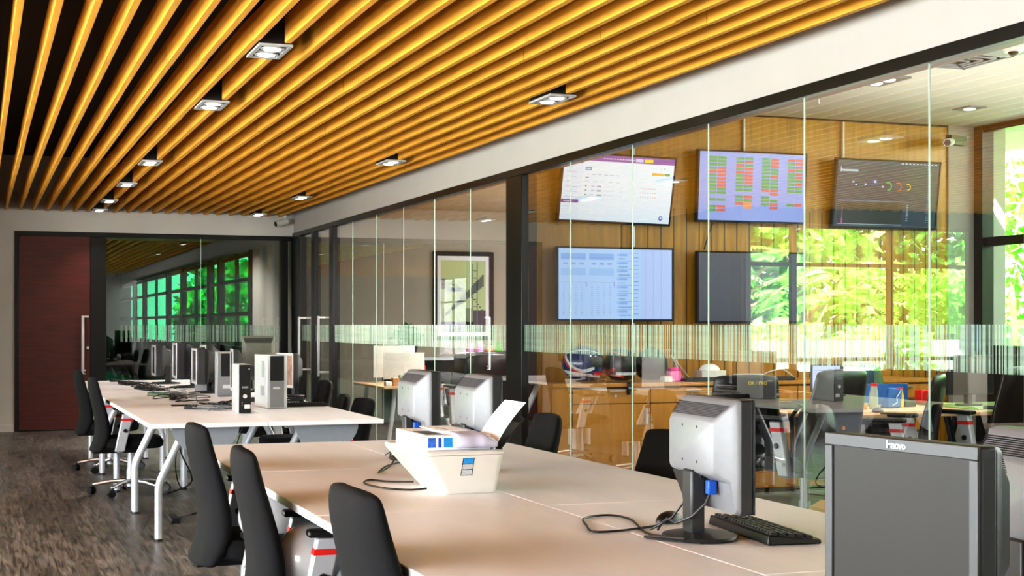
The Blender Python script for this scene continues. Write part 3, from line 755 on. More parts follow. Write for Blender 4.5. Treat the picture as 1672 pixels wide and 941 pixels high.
MB().box(-.0765,-.0745,.08,.16,.22,.34).box(-.0765,-.0745,.08,.20,.09,.16).build('side_vent', M['panel'], p2)
p3, f3 = make_pc(.15,.42,.37,'silver_plastic','silver_light')
p3.location = (1.96,12.35,ZD); p3.rotation_euler = (0,0,-.10); tag(p3, 'grey tower computer with dark upper front between the edge-on monitors', 'computer')
MB().box(-.045,.065,-.004,0,.17,.36).build('drive_bay', M['rubber'], f3)
MB().box(-.03,.03,-.004,0,.07,.10).build('badge', M['silver_light'], f3)
p4, f4 = make_pc(.17,.42,.36,'rubber','silver_plastic')
p4.location = (1.99,13.1,ZD); p4.rotation_euler = (0,0,.12); tag(p4, 'black fronted tower computer behind the third silver rimmed monitor', 'computer')
MB().box(-.07,.07,-.004,0,.22,.30).build('drive_bay', M['monitor_dark'], f4)

# ------------------------------------------------------------------ printer
def rrect(x0,x1,y0,y1,z,c,n=5):
    out = []
    for (cx, cy, a0) in ((x1-c,y1-c,0),(x0+c,y1-c,PI/2),(x0+c,y0+c,PI),(x1-c,y0+c,1.5*PI)):
        for k in range(n+1):
            a = a0+PI/2*k/n; out.append((cx+c*math.cos(a), cy+c*math.sin(a), z))
    return out
pr = empty('printer', (0,0,ZD), 0, 'white tapered all-in-one printer standing on the near table', 'printer')
MB().loft([rrect(1.558,1.748,4.965,5.30,.0,.018), rrect(1.556,1.750,4.962,5.31,.006,.018), rrect(1.462,1.757,4.90,5.44,.135,.03), rrect(1.462,1.757,4.90,5.44,.141,.03)]).build('body', M['white_plastic'], pr, ang=30)
MB().loft([rrect(1.458,1.760,4.896,5.444,.143,.032), rrect(1.456,1.762,4.894,5.446,.150,.033), rrect(1.462,1.757,4.90,5.44,.156,.03)]).build('lid', M['white_plastic'], pr)
def on_front(x, zf, m, name, w, h, dy=0.0012):
    t = zf/.135; yf = 4.963+(4.900-4.963)*t; t2 = (zf+h)/.135; yf2 = 4.963+(4.900-4.963)*t2
    return MB().hexa([(x,yf-dy,zf),(x+w,yf-dy,zf),(x+w,yf+.002,zf),(x,yf+.002,zf),(x,yf2-dy,zf+h),(x+w,yf2-dy,zf+h),(x+w,yf2+.002,zf+h),(x,yf2+.002,zf+h)]).build(name, M[m], pr)
on_front(1.603,.068,'matte_black','sticker_border',.042,.064,.0010)
on_front(1.605,.111,'label_blue','blue_sticker',.038,.020,.0016)
on_front(1.605,.091,'label_grey','printed_sticker',.038,.018,.0016)
on_front(1.605,.070,'label_grey','printed_sticker',.038,.018,.0016)
# paper support + sheet rising from the right side
sup = MB().hexa([(1.745,4.96,.15),(1.755,4.96,.15),(1.755,5.22,.15),(1.745,5.22,.15),(1.838,4.96,.245),(1.846,4.96,.245),(1.846,5.22,.245),(1.838,5.22,.245)])
sup.tube([(1.752,4.95,.15),(1.850,4.95,.262),(1.852,5.0,.268)], .004, 8).build('paper_support', M['rubber'], pr)
MB().hexa([(1.735,4.965,.155),(1.738,4.965,.153),(1.738,5.195,.153),(1.735,5.195,.155),(1.845,4.965,.312),(1.848,4.965,.310),(1.848,5.195,.310),(1.845,5.195,.312)])
sh = MB()
rings = []
for k in range(9):
    t = k/8; x = 1.737+.075*t+.045*t*t; zz = .155+.165*t
    rings.append([(x,4.955,zz),(x+.0015,4.955,zz-.001),(x+.0015,5.175,zz-.001),(x,5.175,zz)])
o = sh.loft(rings).build('paper_sheet', M['paper']); o.location = (0,0,ZD); tag(o, 'white paper sheet standing up from the right side of the printer', 'paper')
bx = empty('cardboard_box', (1.60,5.16,ZD+.1565), .0, 'white carton with blue prints, wrapped in lilac film, on top of the printer', 'box')
MB().box(-.115,.125,-.20,.20,0,.052).build('carton', M['paper'], bx, bevel=.003)
for nm_, m_, a_, b_ in (('photo_print','blue_print',-.108,-.080),('small_print','blue',-.070,-.060),('cyan_print','label_blue',-.050,-.018)):
    MB().box(a_, b_, -.2012,-.20,.010,.044).build(nm_, M[m_], bx)
wr = MB(); rings = []
for k in range(9):
    t = k/8; x = -.02+.175*t; b = .006*math.sin(k*2.1)
    y0 = -.232+b; y1 = .20+b; h = .060-.028*max(0,t-.7)/.3+.003*math.sin(k*1.7)
    rings.append([(x,y0+.006,.0),(x,y0,.012),(x,y0,h-.014),(x,y0+.014,h),(x,0,h+.003),(x,y1-.01,h),(x,y1,h-.012),(x,y1,.0)])
wr.loft(rings).build('plastic_wrap', M['bag'], bx, sub=1)
MB().box(-.04,.07,-.12,.14,.0605,.063).build('paper_slip', M['paper'], bx)
MB().box(-.10,-.04,-.15,.02,.0525,.054).build('dark_print', M['bezel'], bx)

# ------------------------------------------------------------------ televisions on the wood wall
def rects_mesh(name, rects, parent, W, Hh, off=.0):
    """rects: (x0,x1,z0,z1,color,layer) in 0..1 of screen; plane at y=-layer"""
    vs, fs, cs = [], [], []
    for (a,b,c,d,col,ly) in rects:
        n0 = len(vs); y = -.0006*ly
        vs += [((a-.5)*W,y,(c-.5)*Hh),((b-.5)*W,y,(c-.5)*Hh),((b-.5)*W,y,(d-.5)*Hh),((a-.5)*W,y,(d-.5)*Hh)]
        fs.append((n0,n0+1,n0+2,n0+3)); cs.append(col)
    me = bpy.data.meshes.new(name); me.from_pydata(vs, [], fs); me.materials.append(M['display'])
    at = me.color_attributes.new('Col', 'FLOAT_COLOR', 'CORNER')
    i = 0
    for col in cs:
        for _ in range(4): at.data[i].color = (*srgb(col), 1); i += 1
    o = bpy.data.objects.new(name, me); COL.objects.link(o); o.parent = parent
    return o
def make_tv(x0, x1, zc, H_, tilt, rects, lab, yb=YW, roll=0., pole=None):
    W = x1-x0; yoff = .11
    r = empty('wall_television', ((x0+x1)/2, yb-yoff, zc), 0, lab, 'television')
    p = bpy.data.objects.new('panel', None); bpy.data.objects.remove(p)
    fr = MB().box(-W/2,W/2,0,.045,-H_/2,H_/2).build('casing', M['matte_black'], r, bevel=.004)
    b = .014
    fb = MB().box(-W/2,W/2,-.006,.0,H_/2-b,H_/2).box(-W/2,W/2,-.006,0,-H_/2,-H_/2+b*1.3).box(-W/2,-W/2+b,-.006,0,-H_/2+b*1.3,H_/2-b).box(W/2-b,W/2,-.006,0,-H_/2+b*1.3,H_/2-b).build('bezel', M['matte_black'], r)
    d = rects_mesh('display', rects, r, W-2*b, H_-2.3*b); d.location = (0,-.002,.0015)
    MB().box(-.15,.15,.045,.06,-.1,.1).build('wall_bracket', M['rubber'], r)
    r.rotation_euler = (tilt, roll, 0)
    if tilt:
        for nm in ('wall_bracket',): pass
    return r
rr3 = random.Random(11)
# TV A: white dashboard with purple header
A = [(0,1,0,1,(.90,.96,1.),0),(0,1,.905,1,(.50,.28,.66),1),(0,.17,.86,.905,(.45,.22,.60),1),(0,.17,0,.86,(.88,.94,1.),1)]
A += [(.64,.71,.925,.975,(.85,.82,.95),2),(.72,.80,.925,.975,(.98,.85,.15),2),(.195,.25,.76,.81,(.10,.60,.85),2),(.205,.24,.775,.795,(.9,.95,1),3)]
for k in range(12): A.append((.35+k*.024,.35+k*.024+rr3.uniform(.012,.021),.942,.956,(.92,.88,.97),2))
A += [(.80,.91,.735,.775,(.97,.70,.12),2),(.915,.965,.735,.775,(.25,.68,.28),2),(0,.155,.26,.31,(.42,.15,.58),2),(.02,.08,.278,.292,(.9,.85,.95),3)]
for k in range(9): A.append((.03,.03+rr3.uniform(.04,.11),.80-k*.075,.808-k*.075,(.66,.76,.90),2))
for z_ in (.52,.455,.39):
    A += [(.205,.217,z_-.008,z_+.012,(.05,.45,.25),3),(.26,.29,z_-.008,z_+.012,(.75,.80,.92),3),(.312,.352,z_-.01,z_+.014,(.62,.66,.76),3),(.37,.47,z_,z_+.006,(.75,.82,.90),3),(.52,.54,z_,z_+.006,(.7,.8,.9),3)]
    for k in range(7): A.append((.71+k*.022,.718+k*.022,z_,z_+.014,rr3.choice([(.9,.45,.40),(.70,.72,.78),(.85,.6,.45)]),3))
for k in range(6): A.append((.20+k*.055,.235+k*.055,.695,.705,(.68,.74,.84),2))
for k in range(5): A.append((.20+k*.07,.235+k*.07,.59,.598,(.72,.78,.86),2))
A += [(.20,.23,.645,.656,(.30,.32,.38),2),(.88,.885,.84,.855,(.15,.15,.25),2),(.91,.918,.84,.855,(.15,.15,.25),2)]
for k in range(16):
    a0 = 2*PI*k/16; A.append((.918+.014*math.cos(a0)-.004,.918+.014*math.cos(a0)+.004,.085+.026*math.sin(a0)-.009,.085+.026*math.sin(a0)+.009,(.45,.35,.75),3))
tvA = make_tv(4.375,5.375,2.45,.565,.20,A,'tilted television with a white page and purple header, upper left on the wood wall',roll=.02)
# TV B : green/red status grid
B = [(0,1,0,1,(.50,.58,.86),0)]
gr, rd, og = (.05,.55,.15), (.78,.22,.12), (.88,.50,.12)
pats = ['ggggrgggggg.g.gg|gggrrrrrrgg.g.rr','ggrgrggggg.ggr|grgrrrrrgg.rgoo','gggggggggr.ggg|rrrggrgggrr.grr','rggrgggggg...g|rrrgrrgrgg...r']
xs = [(.09,.165,.25),(.34,.42,.50),(.585,.665,.745),(.83,.905,.975)]
for (xa, xm_, xb_), p_ in zip(xs, pats):
    for half, (u0, u1) in zip(p_.split('|'), ((xa, xm_-.003), (xm_+.003, xb_))):
        for k, chh in enumerate(half):
            if chh == '.': continue
            B.append((u0,u1,.895-k*.051,.935-k*.051,{'g':gr,'r':rd,'o':og}[chh],1))
tvB = make_tv(5.595,6.625,2.505,.60,.07,B,'television with a green and red block grid on blue, upper middle of the wood wall')
# TV C : dark dashboard with gauges
Cc = [(0,1,0,1,(.11,.17,.30),0),(0,1,.94,1,(.16,.21,.33),1),(.03,.66,.05,.36,(.07,.10,.17),1),(.03,.75,.385,.395,(.45,.50,.60),2),(.03,.66,.03,.04,(.6,.65,.7),2),(.03,.20,.83,.86,(.7,.74,.8),2),(.03,.035,.82,.90,(.85,.88,.9),2),(.07,.075,.045,.30,(.75,.35,.60),3),(.066,.08,.045,.12,(.70,.30,.55),3)]
for k in range(10): Cc.append((.62+k*.037,.62+k*.037+.02,.965,.98,(.75,.78,.85),2))
for (cx, c_) in ((.50,(.35,.80,.35)),(.60,(.92,.35,.12)),(.70,(.85,.72,.15))):
    for k in range(14):
        a0 = -PI/2+PI*1.15*k/13; rad = .034 if cx < .7 else .024
        Cc.append((cx+rad*math.cos(a0)-.004,cx+rad*math.cos(a0)+.004,.62+rad*1.75*math.sin(a0)-.008,.62+rad*1.75*math.sin(a0)+.008,c_,3))
for k in range(22): Cc.append((.90,.90+rr3.uniform(.01,.035),.08+k*.035,.09+k*.035,(.35,.50,.62),2))
for k in range(9): Cc.append((.70,.72,.10+k*.03,.11+k*.03,(.6,.65,.75),2))
for (a_, b_) in ((.15,.66),(.27,.63),(.36,.68),(.44,.60),(.18,.62)): Cc.append((a_,a_+.02,b_,b_+.025,(.70,.76,.88),3))
Cc += [(.34,.40,.64,.72,(.12,.25,.50),2),(.36,.385,.67,.69,(.85,.88,.95),3)]
tvC = make_tv(6.905,7.965,2.485,.60,.14,Cc,'dark television with ring gauges at the right end of the wood wall')
# TV D : blue document page
Dd = [(0,1,0,1,(.68,.82,1.),0),(.72,1,0,1,(.70,.79,.98),1)]
lb = (.52,.70,.95); mbz = (.45,.58,.80)
for (c0, c1) in ((.02,.235),(.265,.48)):
    Dd.append((c0,c1,.84,.93,lb,2)); Dd.append((c0,c1,.865,.875,(.40,.62,.92),3)); Dd.append((c0,c1,.62,.72,(.58,.76,.97),2)); Dd.append((c0,c1,.52,.523,mbz,2))
    for k in range(15):
        zz = .06+k*.03
        for q in range(4): Dd.append((c0+.015+q*.052,c0+.03+q*.052+rr3.uniform(0,.012),zz,zz+.006,mbz,2))
    for k in range(3): Dd.append((c0+.02+k*.07,c0+.06+k*.07,.77,.80,(.55,.68,.88),2)); 
for k in range(8):
    zz = .05+k*.115
    Dd.append((.51,.60,zz+.045,zz+.075,lb,2)); Dd.append((.51,.70,zz+.085,zz+.09,mbz,2)); Dd.append((.52,.52+rr3.uniform(.06,.12),zz,zz+.012,mbz,2)); Dd.append((.66,.70,zz+.02,zz+.03,mbz,2))
Dd += [(.236,.243,.46,.53,(.50,.45,.75),3),(.482,.489,.46,.53,(.50,.50,.80),3)]
for k in range(3): Dd.append((.76+k*.07,.763+k*.07,0,1,(.60,.68,.88),2))
tvD = make_tv(4.345,5.375,1.68,.60,.0,Dd,'television with a pale blue document page, lower left on the wood wall')
Ee = [(0,1,0,1,(.10,.11,.24),0),(.3,.55,0,1,(.07,.08,.20),1)]
tvE = make_tv(5.595,6.625,1.665,.60,.0,Ee,'switched-off dark television, lower middle of the wood wall')
def pole(x, z0, z1, lab, y=YW-.02):
    o = MB().box(x-.007,x+.007,y-.012,y+.018,z0,z1).build('cable_conduit', M['white_plastic']); tag(o, lab, 'conduit')
pole(5.06,2.74,3.11,'white conduit above the tilted white television'); pole(5.06,1.99,2.16,'white conduit between the two left televisions'); pole(5.06,1.12,1.37,'white conduit below the blue document television to the socket')
pole(6.08,2.81,3.11,'white conduit above the green and red grid television'); pole(7.05,2.80,3.11,'white conduit above the dark gauge television')
o = cable([(5.78,YW-.03,2.2),(5.74,YW-.03,2.10),(5.70,YW-.03,1.98)], .006, 'cable', 'short black cable hanging between the two middle televisions')

# ------------------------------------------------------------------ cabinets
CW = .66; CY = 10.43; CZ = .90
ct = empty('cabinet_top', (0,0,0), 0, 'long wooden counter board lying over the row of orange cabinets', 'counter')
MB().box(4.125,4.10+CW*5+.20,CY-.01,YW-.004,CZ-.03,CZ).build('counter_board', M['wood_front'], ct, bevel=.002)
def make_cab():
    r = empty('storage_cabinet')
    MB().box(0,CW,.02,.56,.0,CZ-.03).build('carcass', M['wood_front'], r)
    MB().box(.001,CW-.001,.012,.0205,.0,CZ-.03).build('shadow_gap', M['wood_dark'], r)
    d = MB().box(.004,CW-.004,0,.012,.742,CZ-.045).build('drawer', M['wood_front'], r, bevel=.001)
    MB().box(CW*.46,CW*.66,-.022,-.012,.835,.845).box(CW*.47,CW*.48,-.014,0,.836,.844).box(CW*.64,CW*.65,-.014,0,.836,.844).cyl((CW*.55,-.006,.80),(CW*.55,0,.80),.011,n=12).build('handle', M['chrome'], d)
    for k in (0, 1):
        if k: continue
    dd = MB().box(.004,CW-.004,0,.012,.04,.736).build('door', M['wood_front'], r, bevel=.001)
    MB().box(CW-.048,CW-.03,-.024,-.012,.58,.70).box(CW-.044,CW-.034,-.014,0,.59,.60).box(CW-.044,CW-.034,-.014,0,.68,.69).build('handle', M['silver_light'], dd)
    return r
cb = make_cab(); cb['category'] = 'cabinet'
CN = ['orange wooden cabinet under the striped white helmet, nearest the black post','orange wooden cabinet under the pink jar, second from the black post','orange wooden cabinet partly behind the swivel chair with the printed back','orange wooden cabinet right of the chair with the printed back','orange wooden cabinet at the right end of the row, mostly hidden']
tag(MB().box(4.125,4.288,CY+.0,YW-.004,0,CZ-.031).build('filler_panel', M['wood_front']), 'plain orange wood panel closing the cabinet row beside the black post', 'panel')
for i in range(5): place(cb, i == 0, (4.29+CW*i if i else 4.29, CY, 0), 0, CN[i], 'orange wooden cabinets below the televisions')

# helmets on counter
def race_helmet(x, y, rz, shell, s1, s2, lab, sc=1., blackface=True):
    h = empty('motorcycle_helmet', (x,y,CZ+.002), rz, lab, 'helmet', 'motorcycle helmets on the counter'); h.scale = (sc,sc,sc)
    # faces +x
    def sph(lat, lon, rad=(.16,.125,.135), g=1.):
        c = math.cos(lat); x_ = rad[0]*c*math.cos(lon)*g; y_ = rad[1]*c*math.sin(lon)*g; z_ = .135+rad[2]*math.sin(lat)*g
        if z_ < .06: x_ += .02*(1 if math.cos(lon) > 0 else 0)
        return (x_, y_, max(z_, 0))
    def patch(la0, la1, lo0, lo1, g, n=14, m=20, taper=None):
        mb = MB(); vs = []; fs = []
        for i in range(n+1):
            for j in range(m+1):
                t = j/m; la = la0+(la1-la0)*i/n; lo = lo0+(lo1-lo0)*t
                if taper: la = la + taper(t)
                vs.append(sph(la, lo, g=g))
        for i in range(n):
            for j in range(m): a = i*(m+1)+j; fs.append((a,a+1,a+m+2,a+m+1))
        mb._add(vs, fs); return mb
    s = MB().lathe([(.001,.0)],) if False else None
    sp = MB(); n1 = 32; rings = []
    for i in range(17):
        la = -1.15+(PI/2-.001+1.15)*i/16
        rings.append([sph(la, 2*PI*k/n1) for k in range(n1)])
    sh_ = sp.loft(rings).build('shell', M[shell], h)
    patch(-.15,.42,-1.05,1.05,1.02).build('visor', M['rubber'], h)
    patch(-.62,-.42,-.9,.9,1.03,4).build('chin_vent', M[s2], h)
    for sg in (-1, 1):
        patch(-.28,-.08,sg*.9,sg*3.0,1.012,3,24,lambda t: .75*t*t-.25*math.sin(t*5)).build('stripe', M[s1], sh_)
        patch(-.55,-.42,sg*.5,sg*2.9,1.014,3,24,lambda t: .9*t*t-.2*math.sin(t*4)).build('stripe', M[s2], sh_)
        patch(-.85,-.66,sg*.4,sg*2.6,1.016,3,24,lambda t: .35*t).build('stripe', M[s1], sh_)
        patch(.52,.60,sg*.2,sg*2.6,1.012,3,24,lambda t: .3*math.sin(t*3)).build('stripe', M[s1 if shell != 'helmet_blue' else 'helmet_white'], sh_)
race_helmet(4.46,10.62,-.55,'helmet_blue','helmet_white','red','white, red and blue striped motorcycle helmet, leftmost on the counter',1.06)
race_helmet(4.78,10.62,-1.5,'rubber','red','helmet_white','black motorcycle helmet with red and white chin stripes, middle of the three')
race_helmet(5.06,10.64,-2.4,'rubber','rubber','monitor_dark','plain black motorcycle helmet, right of the red striped one')
tag(MB().box(-.012,.012,-.01,.02,0,.10).build('helmet_strap', M['rubber'], loc=(4.76,CY-.02,CZ-.09)), 'black strap hanging over the counter edge below the middle helmet', 'strap')
j = empty('plastic_jar', (5.24,10.60,CZ), 0, 'pink plastic jar standing on the counter below the wall socket', 'jar')
MB().lathe([(.045,0),(.056,.006),(.058,.04),(.055,.08),(.052,.082)]).build('jar_body', M['pink'], j)
MB().lathe([(.053,.083),(.054,.10),(.048,.108),(.02,.11)]).build('lid', M['pink_dark'], j)
so = empty('wall_socket', (5.26,YW-.005,1.09), 0, 'white wall socket with a black plug above the pink jar', 'socket')
MB().box(-.045,.045,-.008,.004,-.045,.045).build('face_plate', M['white_plastic'], so, bevel=.003)
MB().box(-.02,.02,-.04,-.008,-.035,.012).build('plug', M['rubber'], so, bevel=.004)
cable([(5.26,YW-.04,1.06),(5.18,YW-.08,1.02),(5.14,10.8,CZ+.05),(5.10,10.72,CZ+.01)], .004, 'cable', 'black cable running from the wall socket down to the helmets')
tag(MB().box(-.07,.0,-.04,.04,0,.045).build('small_box', M['white_plastic'], bevel=.003, loc=(5.17,10.53,CZ)), 'small white box between the black helmet and the pink jar', 'box')
tag(MB().box(-.11,.11,-.08,.08,0,.08).build('white_box', M['white_plastic'], bevel=.004, loc=(5.62,10.72,CZ)), 'white carton on the counter under the white cap', 'box')
tag(MB().ell((0,0,0),(.085,.085,.055),20,8,0,PI/2).build('baseball_hat', M['paper'], loc=(5.62,10.72,CZ+.08)), 'white rounded cap lying on the white carton', 'cap')
for i in range(3):
    tag(MB().box(-.10,.10,-.07,.07,0,.016).build('book', M['paper'] if i != 1 else M['yellow'], loc=(5.92+.01*i,10.66,CZ+.0165*i)), ['bottom book of the small pale stack on the counter','yellow middle book of the small stack on the counter','top book of the small pale stack on the counter'][i], 'book')
place(kb, False, (5.50,10.53,CZ), PI/2, 'black keyboard lying along the counter edge before the white carton', 'keyboards')
place(kb, False, (6.05,10.55,CZ), PI/2, 'black keyboard lying on the counter beside the book stack', 'keyboards')
cable([(6.05,10.7,CZ+.01),(6.15,10.7,CZ+.06),(6.3,10.72,CZ+.08),(6.4,10.7,CZ+.01)], .006, 'cable', 'pale cable arching over the counter right of the books', 'silver_light')
cable([(5.40,10.75,CZ+.01),(5.36,10.8,CZ+.12),(5.34,10.85,CZ+.2),(5.42,10.8,CZ+.08),(5.44,10.7,CZ+.01)], .005, 'cable', 'thin white cable standing in a loop beside the pink jar', 'silver_light')

# ------------------------------------------------------------------ side office furniture
ob = make_chair('leather'); ob['category'] = 'chair'
G3 = 'black swivel chairs in the side office'
place(ob, True, (4.95,8.15,0), 1.9, 'black leather swivel chair with a backpack, behind the glass joint', G3, (1.05,1.2,1.15))
oc = place(ob, False, (4.88,8.95,0), 1.35, 'black swivel chair with a printed back in front of the orange cabinets', G3, (1.05,1.1,1.09))
place(ob, False, (5.72,8.30,0), 2.4, 'black swivel chair at the wooden desk, right of the backpack chair', G3, (1.,1.1,1.1))
place(ob, False, (6.45,8.35,0), 2.0, 'black swivel chair before the pale green tabletop', G3)
place(ob, False, (5.95,6.7,0), 2.6, 'black swivel chair seen beyond the nearest screen at the right', G3)
place(ob, False, (7.5,8.1,0), 2.6, 'black swivel chair at the far right behind the glass', G3)
place(ob, False, (6.9,10.0,0), -1.2, 'black swivel chair in front of the dark window parapet', G3, (1,1,1.1))
# printed back: small yellow-green lettering
text_mesh('back_print', 'OK / PRO', .028, M['yellow'], oc, (-.352,-.05,.885), (PI/2,0,-PI/2), .001)
bp = empty('backpack', (4.86,7.86,.42), .2, 'black backpack with orange details leaning on the swivel chair', 'backpack')
MB().ell((0,0,.24),(.15,.11,.25),20,14).build('bag_body', M['leather'], bp)
MB().ell((0,-.08,.15),(.11,.06,.12),16,10).build('front_pocket', M['mesh_black'], bp)
for sg in (-1,1): MB().tube([(sg*.06,.08,.44),(sg*.08,.14,.36),(sg*.08,.13,.15),(sg*.07,.09,.05)], .014, 8).build('strap', M['leather'], bp)
MB().box(.05,.08,-.145,-.135,.20,.25).build('tag_label', M['white_plastic'], bp)
MB().cyl((.09,-.13,.30),(.09,-.14,.30),.012,n=10).build('orange_badge', M['orange'], bp)
def simple_desk(x0,x1,y0,y1,top,lab,legm='rubber', grp=None):
    r = empty('office_desk', ((x0+x1)/2,(y0+y1)/2,0), 0, lab, 'desk', grp)
    a,b = (x1-x0)/2,(y1-y0)/2
    MB().box(-a,a,-b,b,.715,.74).build('tabletop', M[top], r, bevel=.003)
    for sx in (-1,1):
        for sy in (-1,1):
            MB().tube([(sx*(a-.06),sy*(b-.05),0),(sx*(a-.22),sy*(b-.16),.37),(sx*(a-.28),sy*(b-.2),.715)], .026, 10).build('leg', M[legm], r)
    MB().box(-a+.2,a-.2,-.02,.02,.62,.715).build('beam', M['panel'], r)
    return r
simple_desk(5.30,6.75,8.55,9.95,'desk_edge','wooden desk with black splayed legs in the side office, full of clutter')
simple_desk(6.85,8.2,8.2,9.7,'tabletop_green','pale green topped desk with black legs near the window wall')
simple_desk(6.4,8.3,5.6,7.1,'desk_edge','wooden desk at right in the side office carrying the white box')
# things on those desks
def lit_screen(x,y,rz,w,h,lab,rects,zb=.74,lift=.10,tilt=0.12):
    r = empty('computer_monitor', (x,y,zb), rz, lab, 'monitor')
    MB().box(-w/2,w/2,0,.03,lift,lift+h).build('housing', M['rubber'], r, bevel=.004)
    d = rects_mesh('display', rects, r, w-.02, h-.02); d.location = (0,-.002,lift+h/2)
    MB().box(-.03,.03,.03,.05,.01,lift+.1).build('stand_column', M['rubber'], r)
    MB().lathe([(.10,0),(.10,.008),(.03,.014)], (0,.03,0), 20).build('stand_base', M['rubber'], r)
    return r
lit_screen(6.08,9.70,-.25,.235,.21,'small bright tilted screen showing a pale page in the side office',[(0,1,0,1,(.80,.85,1.),0),(.55,.85,.15,.85,(.10,.16,.35),1),(.60,.80,.60,.75,(.5,.6,.8),2),(.62,.78,.25,.33,(.85,.15,.15),2),(.05,.5,.8,.82,(.6,.65,.8),1),(.05,.5,.7,.72,(.6,.65,.8),1),(.05,.5,.6,.62,(.65,.7,.85),1)])
lit_screen(6.42,9.78,-.15,.26,.20,'dark teal screen right of the small bright screen',[(0,1,0,1,(.10,.25,.32),0)]+[(.08,.85,.2+k*.1,.22+k*.1,(.25,.42,.48),1) for k in range(7)])
def bottle(x,y,z,h,rad,body,cap,lab,cat='bottle'):
    r = empty('drink_bottle', (x,y,z), 0, lab, cat)
    MB().lathe([(rad*.9,0),(rad,.01),(rad,h*.55),(rad*.75,h*.8),(rad*.72,h*.88)]).build('bottle_body', M[body], r)
    MB().lathe([(rad*.78,h*.88),(rad*.78,h*.98),(rad*.6,h)]).build('cap', M[cap], r)
bottle(6.10,9.10,.741,.19,.033,'bottle','red','clear bottle with a red cap on the wooden desk')
bottle(6.42,9.25,.741,.15,.035,'yellow','red','yellow bottle with a red lid beside the blue bag')
bg = empty('blue_bag', (6.30,9.20,.741), .2, 'bright blue bag with a pale curved line on the wooden desk', 'bag')
MB().hexa([(-.06,-.04,0),(.08,-.04,0),(.09,.05,0),(-.05,.05,0),(-.01,-.015,.15),(.13,-.015,.14),(.12,.015,.14),(-.01,.015,.15)]).build('bag_body', M['blue_deep'], bg, bevel=.012, seg=3)
MB().tube([(-.02,-.05,.02),(.03,-.05,.04),(.035,-.04,.08),(.07,-.035,.11),(.09,-.03,.13)], .004, 6).build('piping', M['silver_light'], bg)
tag(MB().box(-.2,.2,-.01,.01,0,.16).build('desk_divider', M['blue_deep'], loc=(6.55,9.62,.741), bevel=.004), 'blue desk divider standing behind the yellow bottle', 'divider')
rc = random.Random(5)
cl = ['rubber','monitor_dark','yellow','orange','blue','silver_plastic','rubber','rubber']
nm = ['black','dark grey','yellow','orange','blue','silver','black','black']
for k in range(8):
    x = 5.55+k*.14; y = 9.25+rc.uniform(-.15,.25)
    tag(MB().box(-.05,.05,-.06,.06,0,rc.uniform(.02,.06)).build('desk_organizer', M[cl[k]], bevel=.008, loc=(x,y,.741)), 'small %s tray in the clutter on the wooden side office desk, %s from left' % (nm[k], ['first','second','third','fourth','fifth','sixth','seventh','eighth'][k]), 'tray')
tag(MB().box(-.08,.08,-.06,.06,0,.085).build('white_box', M['white_plastic'], bevel=.004, loc=(6.98,6.9,.741)), 'white box on the right-hand desk behind the glass', 'box')
for k,(x,y,a) in enumerate([(7.1,9.3,0),(7.6,9.3,0),(7.9,8.6,.5),(7.35,6.6,.3),(7.0,6.3,.2)]):
    lit_screen(x,y,a,.42,.30,['wide black screen on the pale green desk, left of two','wide black screen on the pale green desk, right of two','black screen turned toward the windows','black screen on the right-hand desk near the white box','black screen at the near end of the right-hand desk'][k],[(0,1,0,1,(.03,.03,.04),0)],lift=.08)
tag(MB().box(-.05,.05,-.05,.05,0,.11).build('red_tin', M['red'], bevel=.01, loc=(6.85,9.55,.741)), 'small red tin near the blue divider', 'tin')
tag(MB().hexa([(-.09,-.10,0),(.09,-.10,0),(.09,.10,0),(-.09,.10,0),(-.05,-.08,.26),(.03,-.08,.30),(.03,.08,.30),(-.05,.08,.26)]).build('paper_bag', M['cardboard'], loc=(4.75,7.6,0)), 'torn brown paper bag on the side office floor under the backpack', 'bag')
place(ms0, False, (5.9,8.75,.741), .3, 'black mouse at the front edge of the wooden side office desk', 'mice')

# ceiling things of the side office
o = empty('ceiling_downlight', (6.18,9.11,ZR-.012), .0, 'twin downlight in the white side office ceiling', 'ceiling light')
MB().box(-.11,.11,-.20,.20,0,.012).build('frame', M['silver_plastic'], o)
for s_ in (-1,1): MB().ell((0,s_*.08,0),(.05,.05,.015)).build('bulb', M['bulb_dim'], o)
o = empty('ceiling_downlight', (7.64,10.03,ZR-.01), 0, 'small round-lit downlight near the grey pillar', 'ceiling light')
MB().box(-.08,.08,-.12,.12,0,.01).build('frame', M['silver_plastic'], o); MB().ell((0,0,0),(.045,.06,.012)).build('bulb', M['bulb_dim'], o)
o = empty('sprinkler', (6.14,9.91,ZR), 0, 'small ceiling sprinkler in the side office', 'sprinkler')
MB().lathe([(.04,-.006),(.04,0)]).build('collar', M['chrome'], o); MB().cyl((0,0,-.06),(0,0,-.005),.009).lathe([(.02,-.065),(.02,-.06)]).build('nozzle', M['chrome'], o)
o = empty('dome_camera', (6.17,7.66,ZR), 0, 'white dome camera on the side office ceiling', 'security camera')
MB().lathe([(.07,0),(.07,-.03),(.055,-.05)]).build('housing', M['white_plastic'], o); MB().ell((0,0,-.045),(.035,.035,.03)).build('lens', M['rubber'], o)
o = empty('ceiling_vent', (6.17,8.24,ZR), 0, 'square air vent in the white side office ceiling', 'air vent')
v_ = MB()
for k in range(4):
    a_ = .26-.06*k; zz = -.004-.004*k
    v_.box(-a_,a_,-a_,-a_+.025,zz-.006,zz).box(-a_,a_,a_-.025,a_,zz-.006,zz).box(-a_,-a_+.025,-a_,a_,zz-.006,zz).box(a_-.025,a_,-a_,a_,zz-.006,zz)
v_.build('grille', M['panel'], o); MB().box(-.2,.2,-.2,.2,-.003,0).build('duct', M['bezel'], o)
o = empty('ceiling_speaker', (6.28,7.85,ZR), 0, 'round white speaker in the side office ceiling', 'speaker')
